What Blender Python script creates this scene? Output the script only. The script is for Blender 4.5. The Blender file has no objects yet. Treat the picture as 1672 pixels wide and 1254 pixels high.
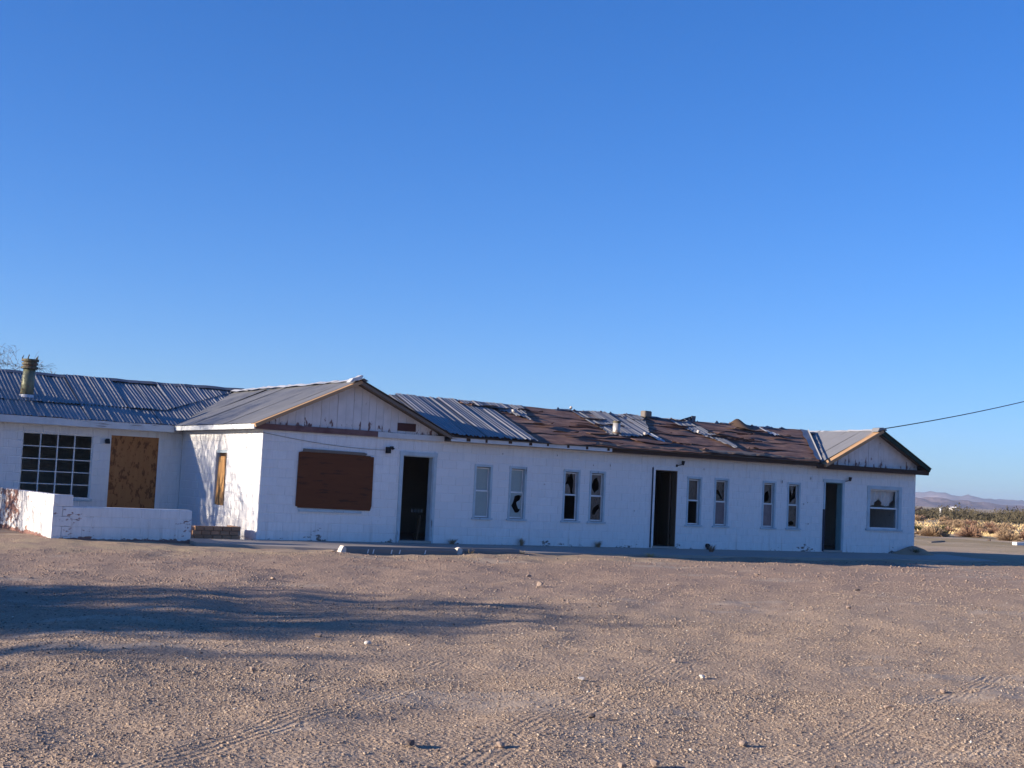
import bpy, bmesh, math, random
import numpy as np
from mathutils import Vector, Matrix, Euler
R = math.radians
SC = bpy.context.scene
COL = SC.collection
random.seed(7)
RNG = np.random.default_rng(11)

# ------------------------------------------------------------------ camera
cam_d = bpy.data.cameras.new('camera'); cam = bpy.data.objects.new('camera', cam_d); COL.objects.link(cam)
SC.camera = cam
cam_d.sensor_width = 36.0; cam_d.lens = 36.0 * 2203.3 / 1672.0
cam_d.clip_start = 0.1; cam_d.clip_end = 30000
YAW, PITCH, ROLL = R(31.708), R(4.301), R(2.796)
fw = Vector((math.sin(YAW)*math.cos(PITCH), math.cos(YAW)*math.cos(PITCH), math.sin(PITCH)))
rt = Vector((math.cos(YAW), -math.sin(YAW), 0)); up = rt.cross(fw)
r2 = rt*math.cos(ROLL) + up*math.sin(ROLL); u2 = -rt*math.sin(ROLL) + up*math.cos(ROLL)
CAM = Vector((-11.3435, -29.0047, 1.4946))
m = Matrix((r2, u2, -fw)).transposed().to_4x4(); m.translation = CAM
cam.matrix_world = m
# ------------------------------------------------------------------ sky, sun, exposure
EL, TH = R(14.0), R(15.0)            # sun height; angle by which it stands behind the facade
to_sun = Vector((-math.cos(EL)*math.cos(TH), math.cos(EL)*math.sin(TH), math.sin(EL)))
W = bpy.data.worlds.new('World'); SC.world = W; W.use_nodes = True
nt = W.node_tree; nt.nodes.clear()
sky = nt.nodes.new('ShaderNodeTexSky'); sky.sky_type = 'NISHITA'; sky.sun_disc = False
sky.sun_elevation = EL; sky.sun_rotation = math.atan2(to_sun.x, to_sun.y)
sky.altitude = 600; sky.air_density = 1.0; sky.dust_density = 0.0; sky.ozone_density = 4.0
hs = nt.nodes.new('ShaderNodeHueSaturation'); hs.inputs['Saturation'].default_value = 1.18
bg = nt.nodes.new('ShaderNodeBackground'); bg.inputs['Strength'].default_value = 0.078
wo = nt.nodes.new('ShaderNodeOutputWorld')
tn = nt.nodes.new('ShaderNodeMix'); tn.data_type = 'RGBA'; tn.blend_type = 'MULTIPLY'; tn.inputs[0].default_value = 1.0; tn.inputs[7].default_value = (0.98, 0.97, 1.30, 1)   # white balance
nt.links.new(sky.outputs[0], hs.inputs['Color']); nt.links.new(hs.outputs[0], tn.inputs[6]); vm = [nt.nodes.new('ShaderNodeVectorMath') for _ in range(3)]          # soft shoulder, as a camera gives a bright horizon
vm[0].operation = 'MULTIPLY'; vm[0].inputs[1].default_value = (0.125, 0.046, 0.016); vm[1].operation = 'ADD'; vm[1].inputs[1].default_value = (1.14, 0.99, 0.955); vm[2].operation = 'DIVIDE'
nt.links.new(tn.outputs[2], vm[0].inputs[0]); nt.links.new(vm[0].outputs[0], vm[1].inputs[0]); nt.links.new(tn.outputs[2], vm[2].inputs[0]); nt.links.new(vm[1].outputs[0], vm[2].inputs[1])
nt.links.new(vm[2].outputs[0], bg.inputs['Color']); nt.links.new(bg.outputs[0], wo.inputs['Surface'])
sun_d = bpy.data.lights.new('sun', 'SUN'); sun_d.energy = 5.0; sun_d.angle = R(0.53); sun_d.color = (1.0, 0.86, 0.70)
sun = bpy.data.objects.new('sun', sun_d); COL.objects.link(sun)
sun.rotation_euler = to_sun.to_track_quat('Z', 'Y').to_euler(); sun.location = (-40, 20, 30)
SC.view_settings.view_transform = 'Standard'; SC.view_settings.look = 'None'
SC.view_settings.gamma = 1.0; SC.view_settings.exposure = 1.06
SC.view_settings.use_curve_mapping = False

# ------------------------------------------------------------------ material helpers
class NT:
    def __init__(s, name):
        s.m = bpy.data.materials.new(name); s.m.use_nodes = True
        s.t = s.m.node_tree; s.t.nodes.clear()
        s.out = s.n('ShaderNodeOutputMaterial'); s.b = s.n('ShaderNodeBsdfPrincipled')
        s.t.links.new(s.b.outputs[0], s.out.inputs['Surface'])
        s.P = s.n('ShaderNodeNewGeometry').outputs['Position']
    def n(s, k, **kw):
        o = s.t.nodes.new(k)
        for a, v in kw.items(): setattr(o, a, v)
        return o
    def put(s, sock, v):
        if isinstance(v, bpy.types.NodeSocket): s.t.links.new(v, sock)
        elif isinstance(v, (tuple, list)) and len(v) == 3 and sock.type == 'RGBA': sock.default_value = (*v, 1)
        else: sock.default_value = v
    def obj(s): return s.n('ShaderNodeTexCoord').outputs['Object']
    def rnd(s): return s.n('ShaderNodeObjectInfo').outputs['Random']
    def map(s, v, sc=(1,1,1), rot=(0,0,0), loc=(0,0,0)):
        o = s.n('ShaderNodeMapping'); s.put(o.inputs['Vector'], v)
        o.inputs['Scale'].default_value = sc; o.inputs['Rotation'].default_value = rot; o.inputs['Location'].default_value = loc
        return o.outputs[0]
    def noise(s, v, scale, detail=4, rough=0.55, dist=0.0):
        o = s.n('ShaderNodeTexNoise'); s.put(o.inputs['Vector'], v); o.inputs['Scale'].default_value = scale
        o.inputs['Detail'].default_value = detail; o.inputs['Roughness'].default_value = rough; o.inputs['Distortion'].default_value = dist
        return o.outputs['Fac']
    def vor(s, v, scale, out='Distance', feat='F1'):
        o = s.n('ShaderNodeTexVoronoi', feature=feat); s.put(o.inputs['Vector'], v); o.inputs['Scale'].default_value = scale
        return o.outputs[out]
    def math(s, op, a, b=0.0, clamp=False):
        o = s.n('ShaderNodeMath', operation=op); o.use_clamp = clamp
        s.put(o.inputs[0], a); s.put(o.inputs[1], b); return o.outputs[0]
    def step(s, v, lo, hi):
        o = s.n('ShaderNodeMapRange', interpolation_type='SMOOTHSTEP'); s.put(o.inputs['Value'], v)
        o.inputs['From Min'].default_value = lo; o.inputs['From Max'].default_value = hi
        return o.outputs[0]
    def ramp(s, v, stops):
        o = s.n('ShaderNodeValToRGB'); s.put(o.inputs[0], v); e = o.color_ramp.elements
        while len(e) < len(stops): e.new(0.5)
        for k, (p, c) in enumerate(stops): e[k].position = p; e[k].color = (*c, 1)
        return o.outputs[0]
    def mix(s, f, a, b, mode='MIX'):
        o = s.n('ShaderNodeMix', data_type='RGBA', blend_type=mode)
        s.put(o.inputs[0], f); s.put(o.inputs[6], a); s.put(o.inputs[7], b); return o.outputs[2]
    def xyz(s, v):
        o = s.n('ShaderNodeSeparateXYZ'); s.put(o.inputs[0], v); return o.outputs
    def bump(s, h, strength=0.5, dist=0.01, nrm=None):
        o = s.n('ShaderNodeBump'); s.put(o.inputs['Height'], h); o.inputs['Strength'].default_value = strength; o.inputs['Distance'].default_value = dist
        if nrm is not None: s.put(o.inputs['Normal'], nrm)
        return o.outputs[0]
    def fin(s, color, rough=0.8, metal=0.0, normal=None, spec=0.3):
        s.put(s.b.inputs['Base Color'], color); s.put(s.b.inputs['Roughness'], rough); s.put(s.b.inputs['Metallic'], metal)
        s.b.inputs['Specular IOR Level'].default_value = spec
        if normal is not None: s.put(s.b.inputs['Normal'], normal)
        return s.m

def mat_block_paint(name, base, under, wear, ground_wear, zr=(0.30, -0.05), side=0):
    k = NT(name); P = k.P; z = k.xyz(P)[2]
    n1 = k.noise(P, 1.1, 5, 0.6); n2 = k.noise(k.map(P, (1, 1, 2.6)), 5.5, 6, 0.68); n3 = k.noise(k.map(P, (6, 6, 1.2)), 3.0, 4)
    v = k.math('ADD', k.math('MULTIPLY', n1, 0.5), k.math('MULTIPLY', n2, 0.5))
    low = k.math('MULTIPLY', k.step(z, *zr), ground_wear)
    if side: low = k.math('ADD', low, k.math('MULTIPLY', k.step(k.xyz(P)[1], -0.3, 3.0), side))
    w = k.step(k.math('ADD', v, low), wear, wear + 0.035)
    tint = k.mix(k.step(n3, 0.35, 0.75), base, tuple(c*0.90 for c in base))
    tint = k.mix(k.step(k.noise(P, 0.35, 3), 0.4, 0.7), tint, tuple(c*0.95 for c in base))
    st = k.noise(k.map(P, (5, 5, 0.35)), 1.3, 5, 0.6); stm = k.math('MULTIPLY', k.step(st, 0.52, 0.74), k.math('ADD', k.math('MULTIPLY', k.step(z, 1.5, 2.5), 0.38), k.math('MULTIPLY', k.step(z, 0.6, 0.0), 0.62)))
    tint = k.mix(stm, tint, (0.42, 0.34, 0.27))
    blk = k.math('MULTIPLY', k.rnd(), 0.20); tint = k.mix(blk, tint, (0.55, 0.53, 0.50))
    und = k.mix(n2, under, tuple(c*0.55 for c in under))
    col = k.mix(w, tint, und)
    h = k.math('SUBTRACT', k.noise(P, 45, 4, 0.6), k.math('MULTIPLY', w, 1.2))
    return k.fin(col, 0.85, 0, k.bump(h, 0.35, 0.004), 0.2)
M = {}
M['wall'] = mat_block_paint('painted_block', (0.80, 0.80, 0.79), (0.27, 0.21, 0.18), 0.640, 0.115)
M['lowwall'] = mat_block_paint('painted_garden_block', (0.80, 0.79, 0.77), (0.36, 0.20, 0.165), 0.585, 0.24, (0.06, -0.10), 0.09)

def mat_wood(name, a, b, wear=None, under=(0.2, 0.15, 0.12), axis='z', rough=0.8, sc=1.0, low=None, wst=None):
    k = NT(name); P = k.P; O = k.obj()
    st = {'x': (1.2, 22, 22), 'z': (22, 22, 1.2)}[axis]
    st = tuple(c*sc for c in st)
    off = k.n('ShaderNodeVectorMath', operation='ADD'); k.put(off.inputs[0], P)
    cx = k.n('ShaderNodeCombineXYZ'); k.put(cx.inputs[0], k.math('MULTIPLY', k.rnd(), 9.0)); k.put(cx.inputs[2], k.math('MULTIPLY', k.rnd(), 7.0)); k.put(off.inputs[1], cx.outputs[0])
    V = off.outputs[0]
    g = k.noise(k.map(V, st), 1.0, 5, 0.6, 0.6); g2 = k.noise(V, 3.0, 4)
    col = k.mix(g, a, b); col = k.mix(k.step(g2, 0.35, 0.8), col, tuple(c*0.75 for c in a))
    h = g
    if wear is not None:
        n2 = k.noise(k.map(V, wst or tuple(c*0.35 for c in st)), 1.6, 6, 0.65)
        if low is not None:
            z = k.xyz(P)[2]
            n2 = k.math('ADD', n2, k.math('MULTIPLY', k.step(z, low[1], low[0]), low[2]))
        w = k.step(n2, wear, wear+0.05)
        col = k.mix(w, col, k.mix(g, under, tuple(c*0.5 for c in under)))
        h = k.math('SUBTRACT', g, w)
    return k.fin(col, rough, 0, k.bump(h, 0.3, 0.004), 0.25)
M['gable'] = mat_wood('peeling_white_boards', (0.72, 0.70, 0.69), (0.62, 0.60, 0.60), 0.66, (0.24, 0.145, 0.135), 'z', low=(2.58, 3.0, 0.13), wst=(4.5, 4.5, 1.8))
M['fascia'] = mat_wood('peeling_white_fascia', (0.66, 0.69, 0.70), (0.55, 0.58, 0.60), 0.63, (0.16, 0.12, 0.10), 'x')
M['fascia_red'] = mat_wood('faded_red_fascia', (0.14, 0.07, 0.07), (0.23, 0.15, 0.145), 0.58, (0.14, 0.085, 0.08), 'x')
M['dark_wood'] = mat_wood('bare_dark_timber', (0.085, 0.050, 0.035), (0.04, 0.025, 0.02), None, axis='x')
M['fresh_wood'] = mat_wood('bare_orange_timber', (0.50, 0.31, 0.17), (0.36, 0.22, 0.12), None, axis='x')
M['grey_wood'] = mat_wood('weathered_grey_timber', (0.22, 0.19, 0.16), (0.13, 0.11, 0.10), None, axis='x')
M['plywood'] = mat_wood('orange_plywood', (0.46, 0.205, 0.075), (0.26, 0.11, 0.04), 0.53, (0.23, 0.095, 0.036), 'z', sc=0.55, wst=(7, 7, 3.5))
M['board'] = mat_wood('dark_plywood', (0.165, 0.057, 0.024), (0.095, 0.033, 0.014), 0.56, (0.095, 0.04, 0.022), 'x', sc=0.5, wst=(1.2, 9, 9))
M['stripped'] = mat_wood('splintered_plywood', (0.66, 0.38, 0.15), (0.34, 0.16, 0.06), 0.57, (0.06, 0.03, 0.02), 'z', sc=1.6)
M['frame'] = mat_wood('pale_blue_white_paint', (0.52, 0.61, 0.65), (0.42, 0.52, 0.57), 0.64, (0.18, 0.16, 0.15), 'z')
M['sash'] = mat_wood('white_sash_paint', (0.82, 0.82, 0.80), (0.72, 0.72, 0.70), 0.70, (0.20, 0.17, 0.15), 'x')
M['jamb_dark'] = mat_wood('dark_blue_jamb', (0.055, 0.06, 0.085), (0.035, 0.037, 0.05), 0.62, (0.12, 0.08, 0.06), 'z')
M['jamb_brown'] = mat_wood('brown_jamb', (0.15, 0.105, 0.07), (0.09, 0.06, 0.04), None, axis='z')
M['green_trim'] = mat_wood('dark_green_trim', (0.025, 0.055, 0.045), (0.018, 0.032, 0.028), None, axis='x')
M['teal'] = mat_wood('teal_jamb', (0.22, 0.36, 0.38), (0.16, 0.27, 0.29), 0.66, (0.2, 0.18, 0.15), 'z')

def mat_metal(name, a, b, rust, metal=0.35, rough=0.55, rustcol=(0.16, 0.075, 0.045), var=0.5):
    k = NT(name); P = k.P
    n1 = k.noise(P, 1.3, 5, 0.6); n2 = k.noise(P, 14, 5, 0.6)
    col = k.mix(n1, a, b); col = k.mix(k.math('MULTIPLY', k.rnd(), var), col, tuple(c*0.55 for c in a))
    rm = k.step(k.math('ADD', k.math('MULTIPLY', n1, 0.45), k.math('MULTIPLY', n2, 0.55)), rust, rust+0.06)
    col = k.mix(rm, col, rustcol)
    mt = k.math('MULTIPLY', k.math('SUBTRACT', 1.0, rm), metal)
    ro = k.math('ADD', rough-0.1, k.math('MULTIPLY', n2, 0.25))
    return k.fin(col, ro, mt, k.bump(n2, 0.12, 0.004), 0.4)
M['tin'] = mat_metal('galvanised_sheet', (0.36, 0.36, 0.365), (0.25, 0.255, 0.265), 0.62)
M['tin_dull'] = mat_metal('dull_galvanised_sheet', (0.27, 0.275, 0.285), (0.20, 0.205, 0.215), 0.66)
M['tin_bright'] = mat_metal('bright_flashing', (0.62, 0.63, 0.64), (0.50, 0.51, 0.52), 0.66, 0.3, 0.5)
M['tin_blue'] = mat_metal('blue_grey_ridge_metal', (0.16, 0.18, 0.22), (0.11, 0.125, 0.16), 0.70)
M['flue'] = mat_metal('greenish_flue_metal', (0.21, 0.225, 0.15), (0.11, 0.12, 0.08), 0.57, 0.35, 0.5)
M['flue_rust'] = mat_metal('rusty_flue_cap', (0.13, 0.12, 0.07), (0.08, 0.07, 0.05), 0.50, 0.2, 0.7)
M['black_metal'] = mat_metal('black_metal', (0.02, 0.02, 0.022), (0.03, 0.026, 0.024), 0.62, 0.2, 0.6)

def mat_felt():
    k = NT('roofing_felt'); P = k.P
    s = k.noise(k.map(P, (0.7, 6.0, 6.0)), 1.2, 6, 0.62, 0.4); n = k.noise(P, 2.2, 5, 0.6); f = k.noise(P, 30, 4, 0.6)
    col = k.ramp(s, [(0.28, (0.09, 0.053, 0.047)), (0.5, (0.23, 0.137, 0.108)), (0.75, (0.38, 0.25, 0.18))])
    col = k.mix(k.step(n, 0.40, 0.75), col, (0.14, 0.086, 0.076))
    col = k.mix(k.step(k.noise(k.map(P, (1.5, 12, 12)), 1.5, 5), 0.66, 0.72), col, (0.30, 0.22, 0.15))
    return k.fin(col, 0.9, 0, k.bump(k.math('ADD', s, k.math('MULTIPLY', f, 0.4)), 0.6, 0.02), 0.15)
M['felt'] = mat_felt()
def mat_simple(name, a, b, sc=6, rough=0.85, bump=0.3, dist=0.005, spec=0.3, rndamt=0.0):
    k = NT(name); n = k.noise(k.P, sc, 5, 0.6); n2 = k.noise(k.P, sc*6, 4, 0.6)
    col = k.mix(k.math('ADD', k.math('MULTIPLY', n, 0.7), k.math('MULTIPLY', n2, 0.3)), a, b)
    if rndamt: col = k.mix(k.math('MULTIPLY', k.rnd(), rndamt), col, tuple(c*0.4 for c in a))
    return k.fin(col, rough, 0, k.bump(n2, bump, dist), spec)
M['concrete'] = mat_simple('worn_concrete', (0.42, 0.37, 0.32), (0.30, 0.265, 0.235), 2.5)
M['stopcrete'] = mat_simple('dark_weathered_concrete', (0.24, 0.225, 0.21), (0.15, 0.143, 0.136), 4)
M['brick'] = mat_simple('dusty_brown_brick', (0.46, 0.27, 0.165), (0.30, 0.165, 0.10), 7, rndamt=0.40)
M['mortar'] = mat_simple('grey_mortar', (0.50, 0.48, 0.46), (0.38, 0.36, 0.34), 12)
M['interior'] = mat_simple('grimy_plaster', (0.62, 0.57, 0.52), (0.42, 0.38, 0.35), 1.5)
M['floor'] = mat_simple('dusty_floor', (0.60, 0.56, 0.52), (0.15, 0.13, 0.12), 2)
M['bark'] = mat_simple('grey_brown_bark', (0.13, 0.095, 0.07), (0.07, 0.05, 0.04), 15)
M['leaf'] = mat_simple('dusty_olive_foliage', (0.085, 0.085, 0.04), (0.05, 0.055, 0.025), 3)
M['twigs'] = mat_simple('dry_seed_heads', (0.16, 0.12, 0.08), (0.09, 0.07, 0.05), 6)
M['stone_white'] = mat_simple('pale_stone', (0.62, 0.58, 0.52), (0.48, 0.44, 0.40), 10)
M['stone_tan'] = mat_simple('tan_stone', (0.42, 0.32, 0.25), (0.28, 0.21, 0.17), 14, rndamt=0.4)
M['stone_dark'] = mat_simple('dark_stone', (0.13, 0.10, 0.09), (0.07, 0.055, 0.05), 14)
M['cinder'] = mat_simple('grey_cinder', (0.22, 0.19, 0.17), (0.13, 0.11, 0.10), 12)
M['white_paint'] = mat_simple('white_paint', (0.80, 0.79, 0.77), (0.70, 0.69, 0.67), 8)
M['cable'] = mat_simple('black_cable', (0.03, 0.03, 0.035), (0.02, 0.02, 0.02), 8)
M['curtain'] = mat_simple('grubby_white_curtain', (0.80, 0.78, 0.75), (0.62, 0.59, 0.56), 5)
M['dry_grass'] = mat_simple('straw_grass', (0.60, 0.45, 0.23), (0.44, 0.33, 0.165), 5)
M['bush_tan'] = mat_simple('dried_tumbleweed', (0.44, 0.31, 0.19), (0.29, 0.20, 0.125), 4, rndamt=0.3)
M['bush_pink'] = mat_simple('reddish_dry_brush', (0.36, 0.22, 0.145), (0.23, 0.14, 0.10), 4, rndamt=0.3)
M['bush_green'] = mat_simple('creosote_leaves', (0.155, 0.14, 0.065), (0.085, 0.08, 0.04), 4, rndamt=0.3)
M['scrub'] = mat_simple('distant_scrub', (0.105, 0.085, 0.048), (0.045, 0.041, 0.025), 0.2)

def mat_pane(name, a, b, dirt, rough=0.3, sc=4.0):
    k = NT(name); P = k.P
    n = k.noise(P, sc, 5, 0.62, 0.5); n2 = k.noise(k.map(P, (3, 3, 1)), sc*2.2, 5, 0.6)
    k.fin(k.mix(n, a, b), rough, 0, None, 0.5)
    tr = k.n('ShaderNodeBsdfTransparent'); mx = k.n('ShaderNodeMixShader')
    k.put(mx.inputs[0], k.math('ADD', dirt, k.math('MULTIPLY', k.math('SUBTRACT', n2, 0.5), 0.7 if dirt > 0.2 else 0.12), True))
    k.t.links.new(tr.outputs[0], mx.inputs[1]); k.t.links.new(k.b.outputs[0], mx.inputs[2])
    k.t.links.new(mx.outputs[0], k.out.inputs['Surface']); return k.m
M['pane_frost'] = mat_simple('frosted_dusty_glass', (0.38, 0.43, 0.39), (0.20, 0.28, 0.30), 2.6, 0.40, 0.05, 0.002, 0.5)
M['pane_brown'] = mat_pane('brown_dirty_glass', (0.15, 0.095, 0.068), (0.05, 0.037, 0.032), 0.80)
M['pane_grey'] = mat_pane('grey_dusty_glass', (0.23, 0.18, 0.20), (0.11, 0.09, 0.11), 0.82)
M['pane_clear'] = mat_pane('clear_glass', (0.06, 0.055, 0.06), (0.03, 0.03, 0.03), 0.04, 0.06)
M['pane_shard'] = mat_pane('grimy_glass_shard', (0.30, 0.24, 0.20), (0.07, 0.055, 0.05), 0.75)

def mat_ground():
    k = NT('gravel_ground'); P = k.P; X = k.xyz(P)
    n_big = k.noise(P, 0.16, 4, 0.6); n_mid = k.noise(P, 1.1, 5, 0.62); n_f = k.noise(P, 14, 6, 0.7)
    vo = k.vor(P, 34.0, 'Color'); vh = k.vor(P, 34.0, 'Distance'); vo2 = k.vor(P, 80.0, 'Color')
    peb = k.ramp(k.xyz(vo)[0], [(0.0, (0.204, 0.145, 0.110)), (0.35, (0.340, 0.251, 0.183)), (0.7, (0.451, 0.339, 0.244)), (1.0, (0.562, 0.440, 0.322))])
    peb2 = k.ramp(k.xyz(vo2)[0], [(0.0, (0.230, 0.168, 0.127)), (0.5, (0.383, 0.286, 0.206)), (1.0, (0.512, 0.395, 0.288))])
    col = k.mix(0.5, peb, peb2)
    col = k.mix(k.step(n_f, 0.35, 0.75), col, (0.408, 0.304, 0.217))
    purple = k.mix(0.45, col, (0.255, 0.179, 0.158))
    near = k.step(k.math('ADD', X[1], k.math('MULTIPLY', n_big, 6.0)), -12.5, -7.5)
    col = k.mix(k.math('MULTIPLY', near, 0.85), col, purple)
    smooth = k.step(k.math('ADD', k.math('MULTIPLY', k.noise(k.map(P, (0.45, 1.3, 1), (0, 0, 0.5)), 0.9, 5, 0.6), 0.55), k.math('MULTIPLY', n_big, 0.45)), 0.54, 0.60)
    col = k.mix(k.math('MULTIPLY', smooth, 0.75), col, (0.425, 0.342, 0.262))
    sandline = k.math('MULTIPLY', k.step(X[1], -4.6, -2.6), k.step(X[1], 1.5, -1.5))
    col = k.mix(k.math('MULTIPLY', sandline, k.step(n_mid, 0.35, 0.6)), col, (0.425, 0.325, 0.217))
    far = k.step(k.math('ADD', X[0], k.math('MULTIPLY', n_mid, 4.0)), 24.0, 34.0)
    sand = k.mix(n_mid, (0.508, 0.404, 0.284), (0.410, 0.319, 0.224)) if True else k.mix(n_mid, (0.425, 0.334, 0.209), (0.324, 0.245, 0.152))
    sand = k.mix(k.step(k.noise(P, 0.08, 5, 0.6), 0.42, 0.62), sand, (0.306, 0.237, 0.131))
    col = k.mix(far, col, sand)
    # tyre treads: fine ruts running along three tracks
    h = k.math('ADD', k.math('MULTIPLY', k.math('SUBTRACT', 0.6, vh), 0.55), k.math('ADD', k.math('MULTIPLY', n_f, 0.9), k.math('MULTIPLY', k.noise(P, 55, 3, 0.7), 0.5)))
    h = k.math('MULTIPLY', h, k.math('SUBTRACT', 1.0, k.math('MULTIPLY', smooth, 0.6)))
    for (x0, y0, ang, wd) in ((-5.2, -20.45, R(38.2), 0.30), (-3.4, -22.65, R(24.0), 0.34), (-8.4, -21.1, R(39.0), 0.22), (-2.6, -21.35, R(26.0), 0.24), (-7.0, -19.3, R(36.0), 0.2)):
        c, s_ = math.cos(ang), math.sin(ang)
        d = k.math('ADD', k.math('MULTIPLY', k.math('SUBTRACT', X[0], x0), -s_), k.math('MULTIPLY', k.math('SUBTRACT', X[1], y0), c))
        t = k.math('ADD', k.math('MULTIPLY', k.math('SUBTRACT', X[0], x0), c), k.math('MULTIPLY', k.math('SUBTRACT', X[1], y0), s_))
        d = k.math('ADD', d, k.math('MULTIPLY', k.math('SUBTRACT', k.noise(P, 0.4, 2), 0.5), 0.14))
        msk = k.math('MULTIPLY', k.step(k.math('ABSOLUTE', d), wd, wd*0.3), k.step(k.math('ABSOLUTE', t), 6.0, 1.5))
        msk = k.math('MULTIPLY', msk, k.step(k.noise(P, 1.3, 4), 0.34, 0.56))
        wv = k.math('SINE', k.math('MULTIPLY', d, 2*math.pi/0.058))
        lug = k.math('SINE', k.math('ADD', k.math('MULTIPLY', t, 2*math.pi/0.11), k.math('MULTIPLY', d, 40.0)))
        h = k.math('ADD', h, k.math('MULTIPLY', msk, k.math('ADD', k.math('MULTIPLY', wv, 0.19), k.math('MULTIPLY', lug, 0.03))))
    return k.fin(col, 0.95, 0, k.bump(h, 1.0, 0.024), 0.1)
M['ground'] = mat_ground()
def mat_gravel():
    k = NT('gravel_stones'); a = k.n('ShaderNodeAttribute', attribute_name='tint').outputs['Fac']
    col = k.ramp(a, [(0.0, (0.118, 0.085, 0.070)), (0.18, (0.228, 0.173, 0.136)), (0.55, (0.364, 0.282, 0.211)), (0.9, (0.454, 0.360, 0.268)), (1.0, (0.618, 0.575, 0.489))])
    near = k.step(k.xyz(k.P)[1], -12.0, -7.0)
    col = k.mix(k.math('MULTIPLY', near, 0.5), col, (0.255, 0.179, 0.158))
    return k.fin(col, 0.9, 0, k.bump(k.noise(k.P, 90, 3), 0.3, 0.004), 0.2)
M['gravel'] = mat_gravel()
def mat_hill(name, a, b, c):
    k = NT(name); P = k.P
    n = k.noise(k.map(P, (1, 1, 3)), 0.004, 7, 0.62); n2 = k.noise(P, 0.0012, 5, 0.6)
    col = k.mix(k.step(n, 0.35, 0.65), a, b); col = k.mix(k.step(n2, 0.45, 0.65), col, c)
    return k.fin(col, 0.95, 0, k.bump(n, 0.8, 40.0), 0.05)
M['hill_far'] = mat_hill('far_desert_range', (0.21, 0.185, 0.215), (0.14, 0.135, 0.18), (0.31, 0.25, 0.25))
M['hill_near'] = mat_hill('desert_slope', (0.19, 0.15, 0.165), (0.15, 0.12, 0.145), (0.24, 0.185, 0.185))

# ------------------------------------------------------------------ mesh helpers
class MB:
    def __init__(s): s.v = []; s.f = []
    def add(s, vs, fs):
        o = len(s.v); s.v += [tuple(p) for p in vs]; s.f += [tuple(i+o for i in f) for f in fs]; return s
    def box(s, x0, x1, y0, y1, z0, z1, skew=None):
        vs = [(x, y, z) for z in (z0, z1) for y in (y0, y1) for x in (x0, x1)]
        return s.add(vs, [(0,2,3,1), (4,5,7,6), (0,1,5,4), (2,6,7,3), (0,4,6,2), (1,3,7,5)])
    def obox(s, O, U, V, N, su, sv, sn):
        O, U, V, N = map(Vector, (O, U, V, N))
        vs = [O+U*a+V*b+N*c for c in (0, sn) for b in (0, sv) for a in (0, su)]
        return s.add(vs, [(0,2,3,1), (4,5,7,6), (0,1,5,4), (2,6,7,3), (0,4,6,2), (1,3,7,5)])
    def tube(s, pts, rad, n=8, caps=True):
        pts = [Vector(p) for p in pts]; rad = rad if isinstance(rad, (list, tuple)) else [rad]*len(pts)
        vs, fs = [], []
        for i, p in enumerate(pts):
            d = (pts[min(i+1, len(pts)-1)] - pts[max(i-1, 0)]).normalized()
            a = d.orthogonal().normalized(); b = d.cross(a)
            for j in range(n):
                t = 2*math.pi*j/n; vs.append(p + (a*math.cos(t)+b*math.sin(t))*rad[i])
        for i in range(len(pts)-1):
            for j in range(n):
                fs.append((i*n+j, i*n+(j+1)%n, (i+1)*n+(j+1)%n, (i+1)*n+j))
        if caps: fs += [tuple(range(n-1, -1, -1)), tuple((len(pts)-1)*n+j for j in range(n))]
        return s.add(vs, fs)
    def prism(s, poly, y0, y1, ax='y'):
        n = len(poly)
        f = {'y': lambda a, b, c: (a, c, b), 'x': lambda a, b, c: (c, a, b), 'z': lambda a, b, c: (a, b, c)}[ax]
        vs = [f(a, b, y0) for a, b in poly] + [f(a, b, y1) for a, b in poly]
        fs = [tuple(range(n)), tuple(range(2*n-1, n-1, -1))] + [(i, i+n, (i+1)%n+n, (i+1)%n) for i in range(n)]
        return s.add(vs, fs)
    def mesh(s, name):
        me = bpy.data.meshes.new(name); me.from_pydata(s.v, [], s.f); me.update()
        bm = bmesh.new(); bm.from_mesh(me); bmesh.ops.recalc_face_normals(bm, faces=bm.faces); bm.to_mesh(me); bm.free()
        return me
    def build(s, name, mat, parent=None, loc=None, rz=0.0, smooth=False):
        return link(name, s.mesh(name), mat, parent, loc, rz, smooth)
def link(name, me, mat, parent=None, loc=None, rz=0.0, smooth=False):
    if mat is not None and not me.materials: me.materials.append(mat)
    if smooth: me.shade_smooth()
    o = bpy.data.objects.new(name, me); COL.objects.link(o)
    if loc is not None: o.location = loc
    if rz: o.rotation_euler = (0, 0, rz)
    if parent is not None:
        o.parent = parent
        if 'world_parts' in parent.keys(): o.matrix_parent_inverse = Matrix.Translation(-parent.location)
    return o
ROOTS = []
def root(name, loc, label, cat, group=None):
    e = bpy.data.objects.new(name, None); COL.objects.link(e); e.location = loc; e['world_parts'] = 1
    e.empty_display_size = 0.3; ROOTS.append(e)
    return tag(e, label, cat, group)
def tag(o, label=None, cat=None, group=None, kind=None):
    if label: o['label'] = label
    if cat: o['category'] = cat
    if group: o['group'] = group
    if kind: o['kind'] = kind
    return o
def lerp(xs, ys):
    return lambda u: float(np.interp(u, xs, ys))

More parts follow.
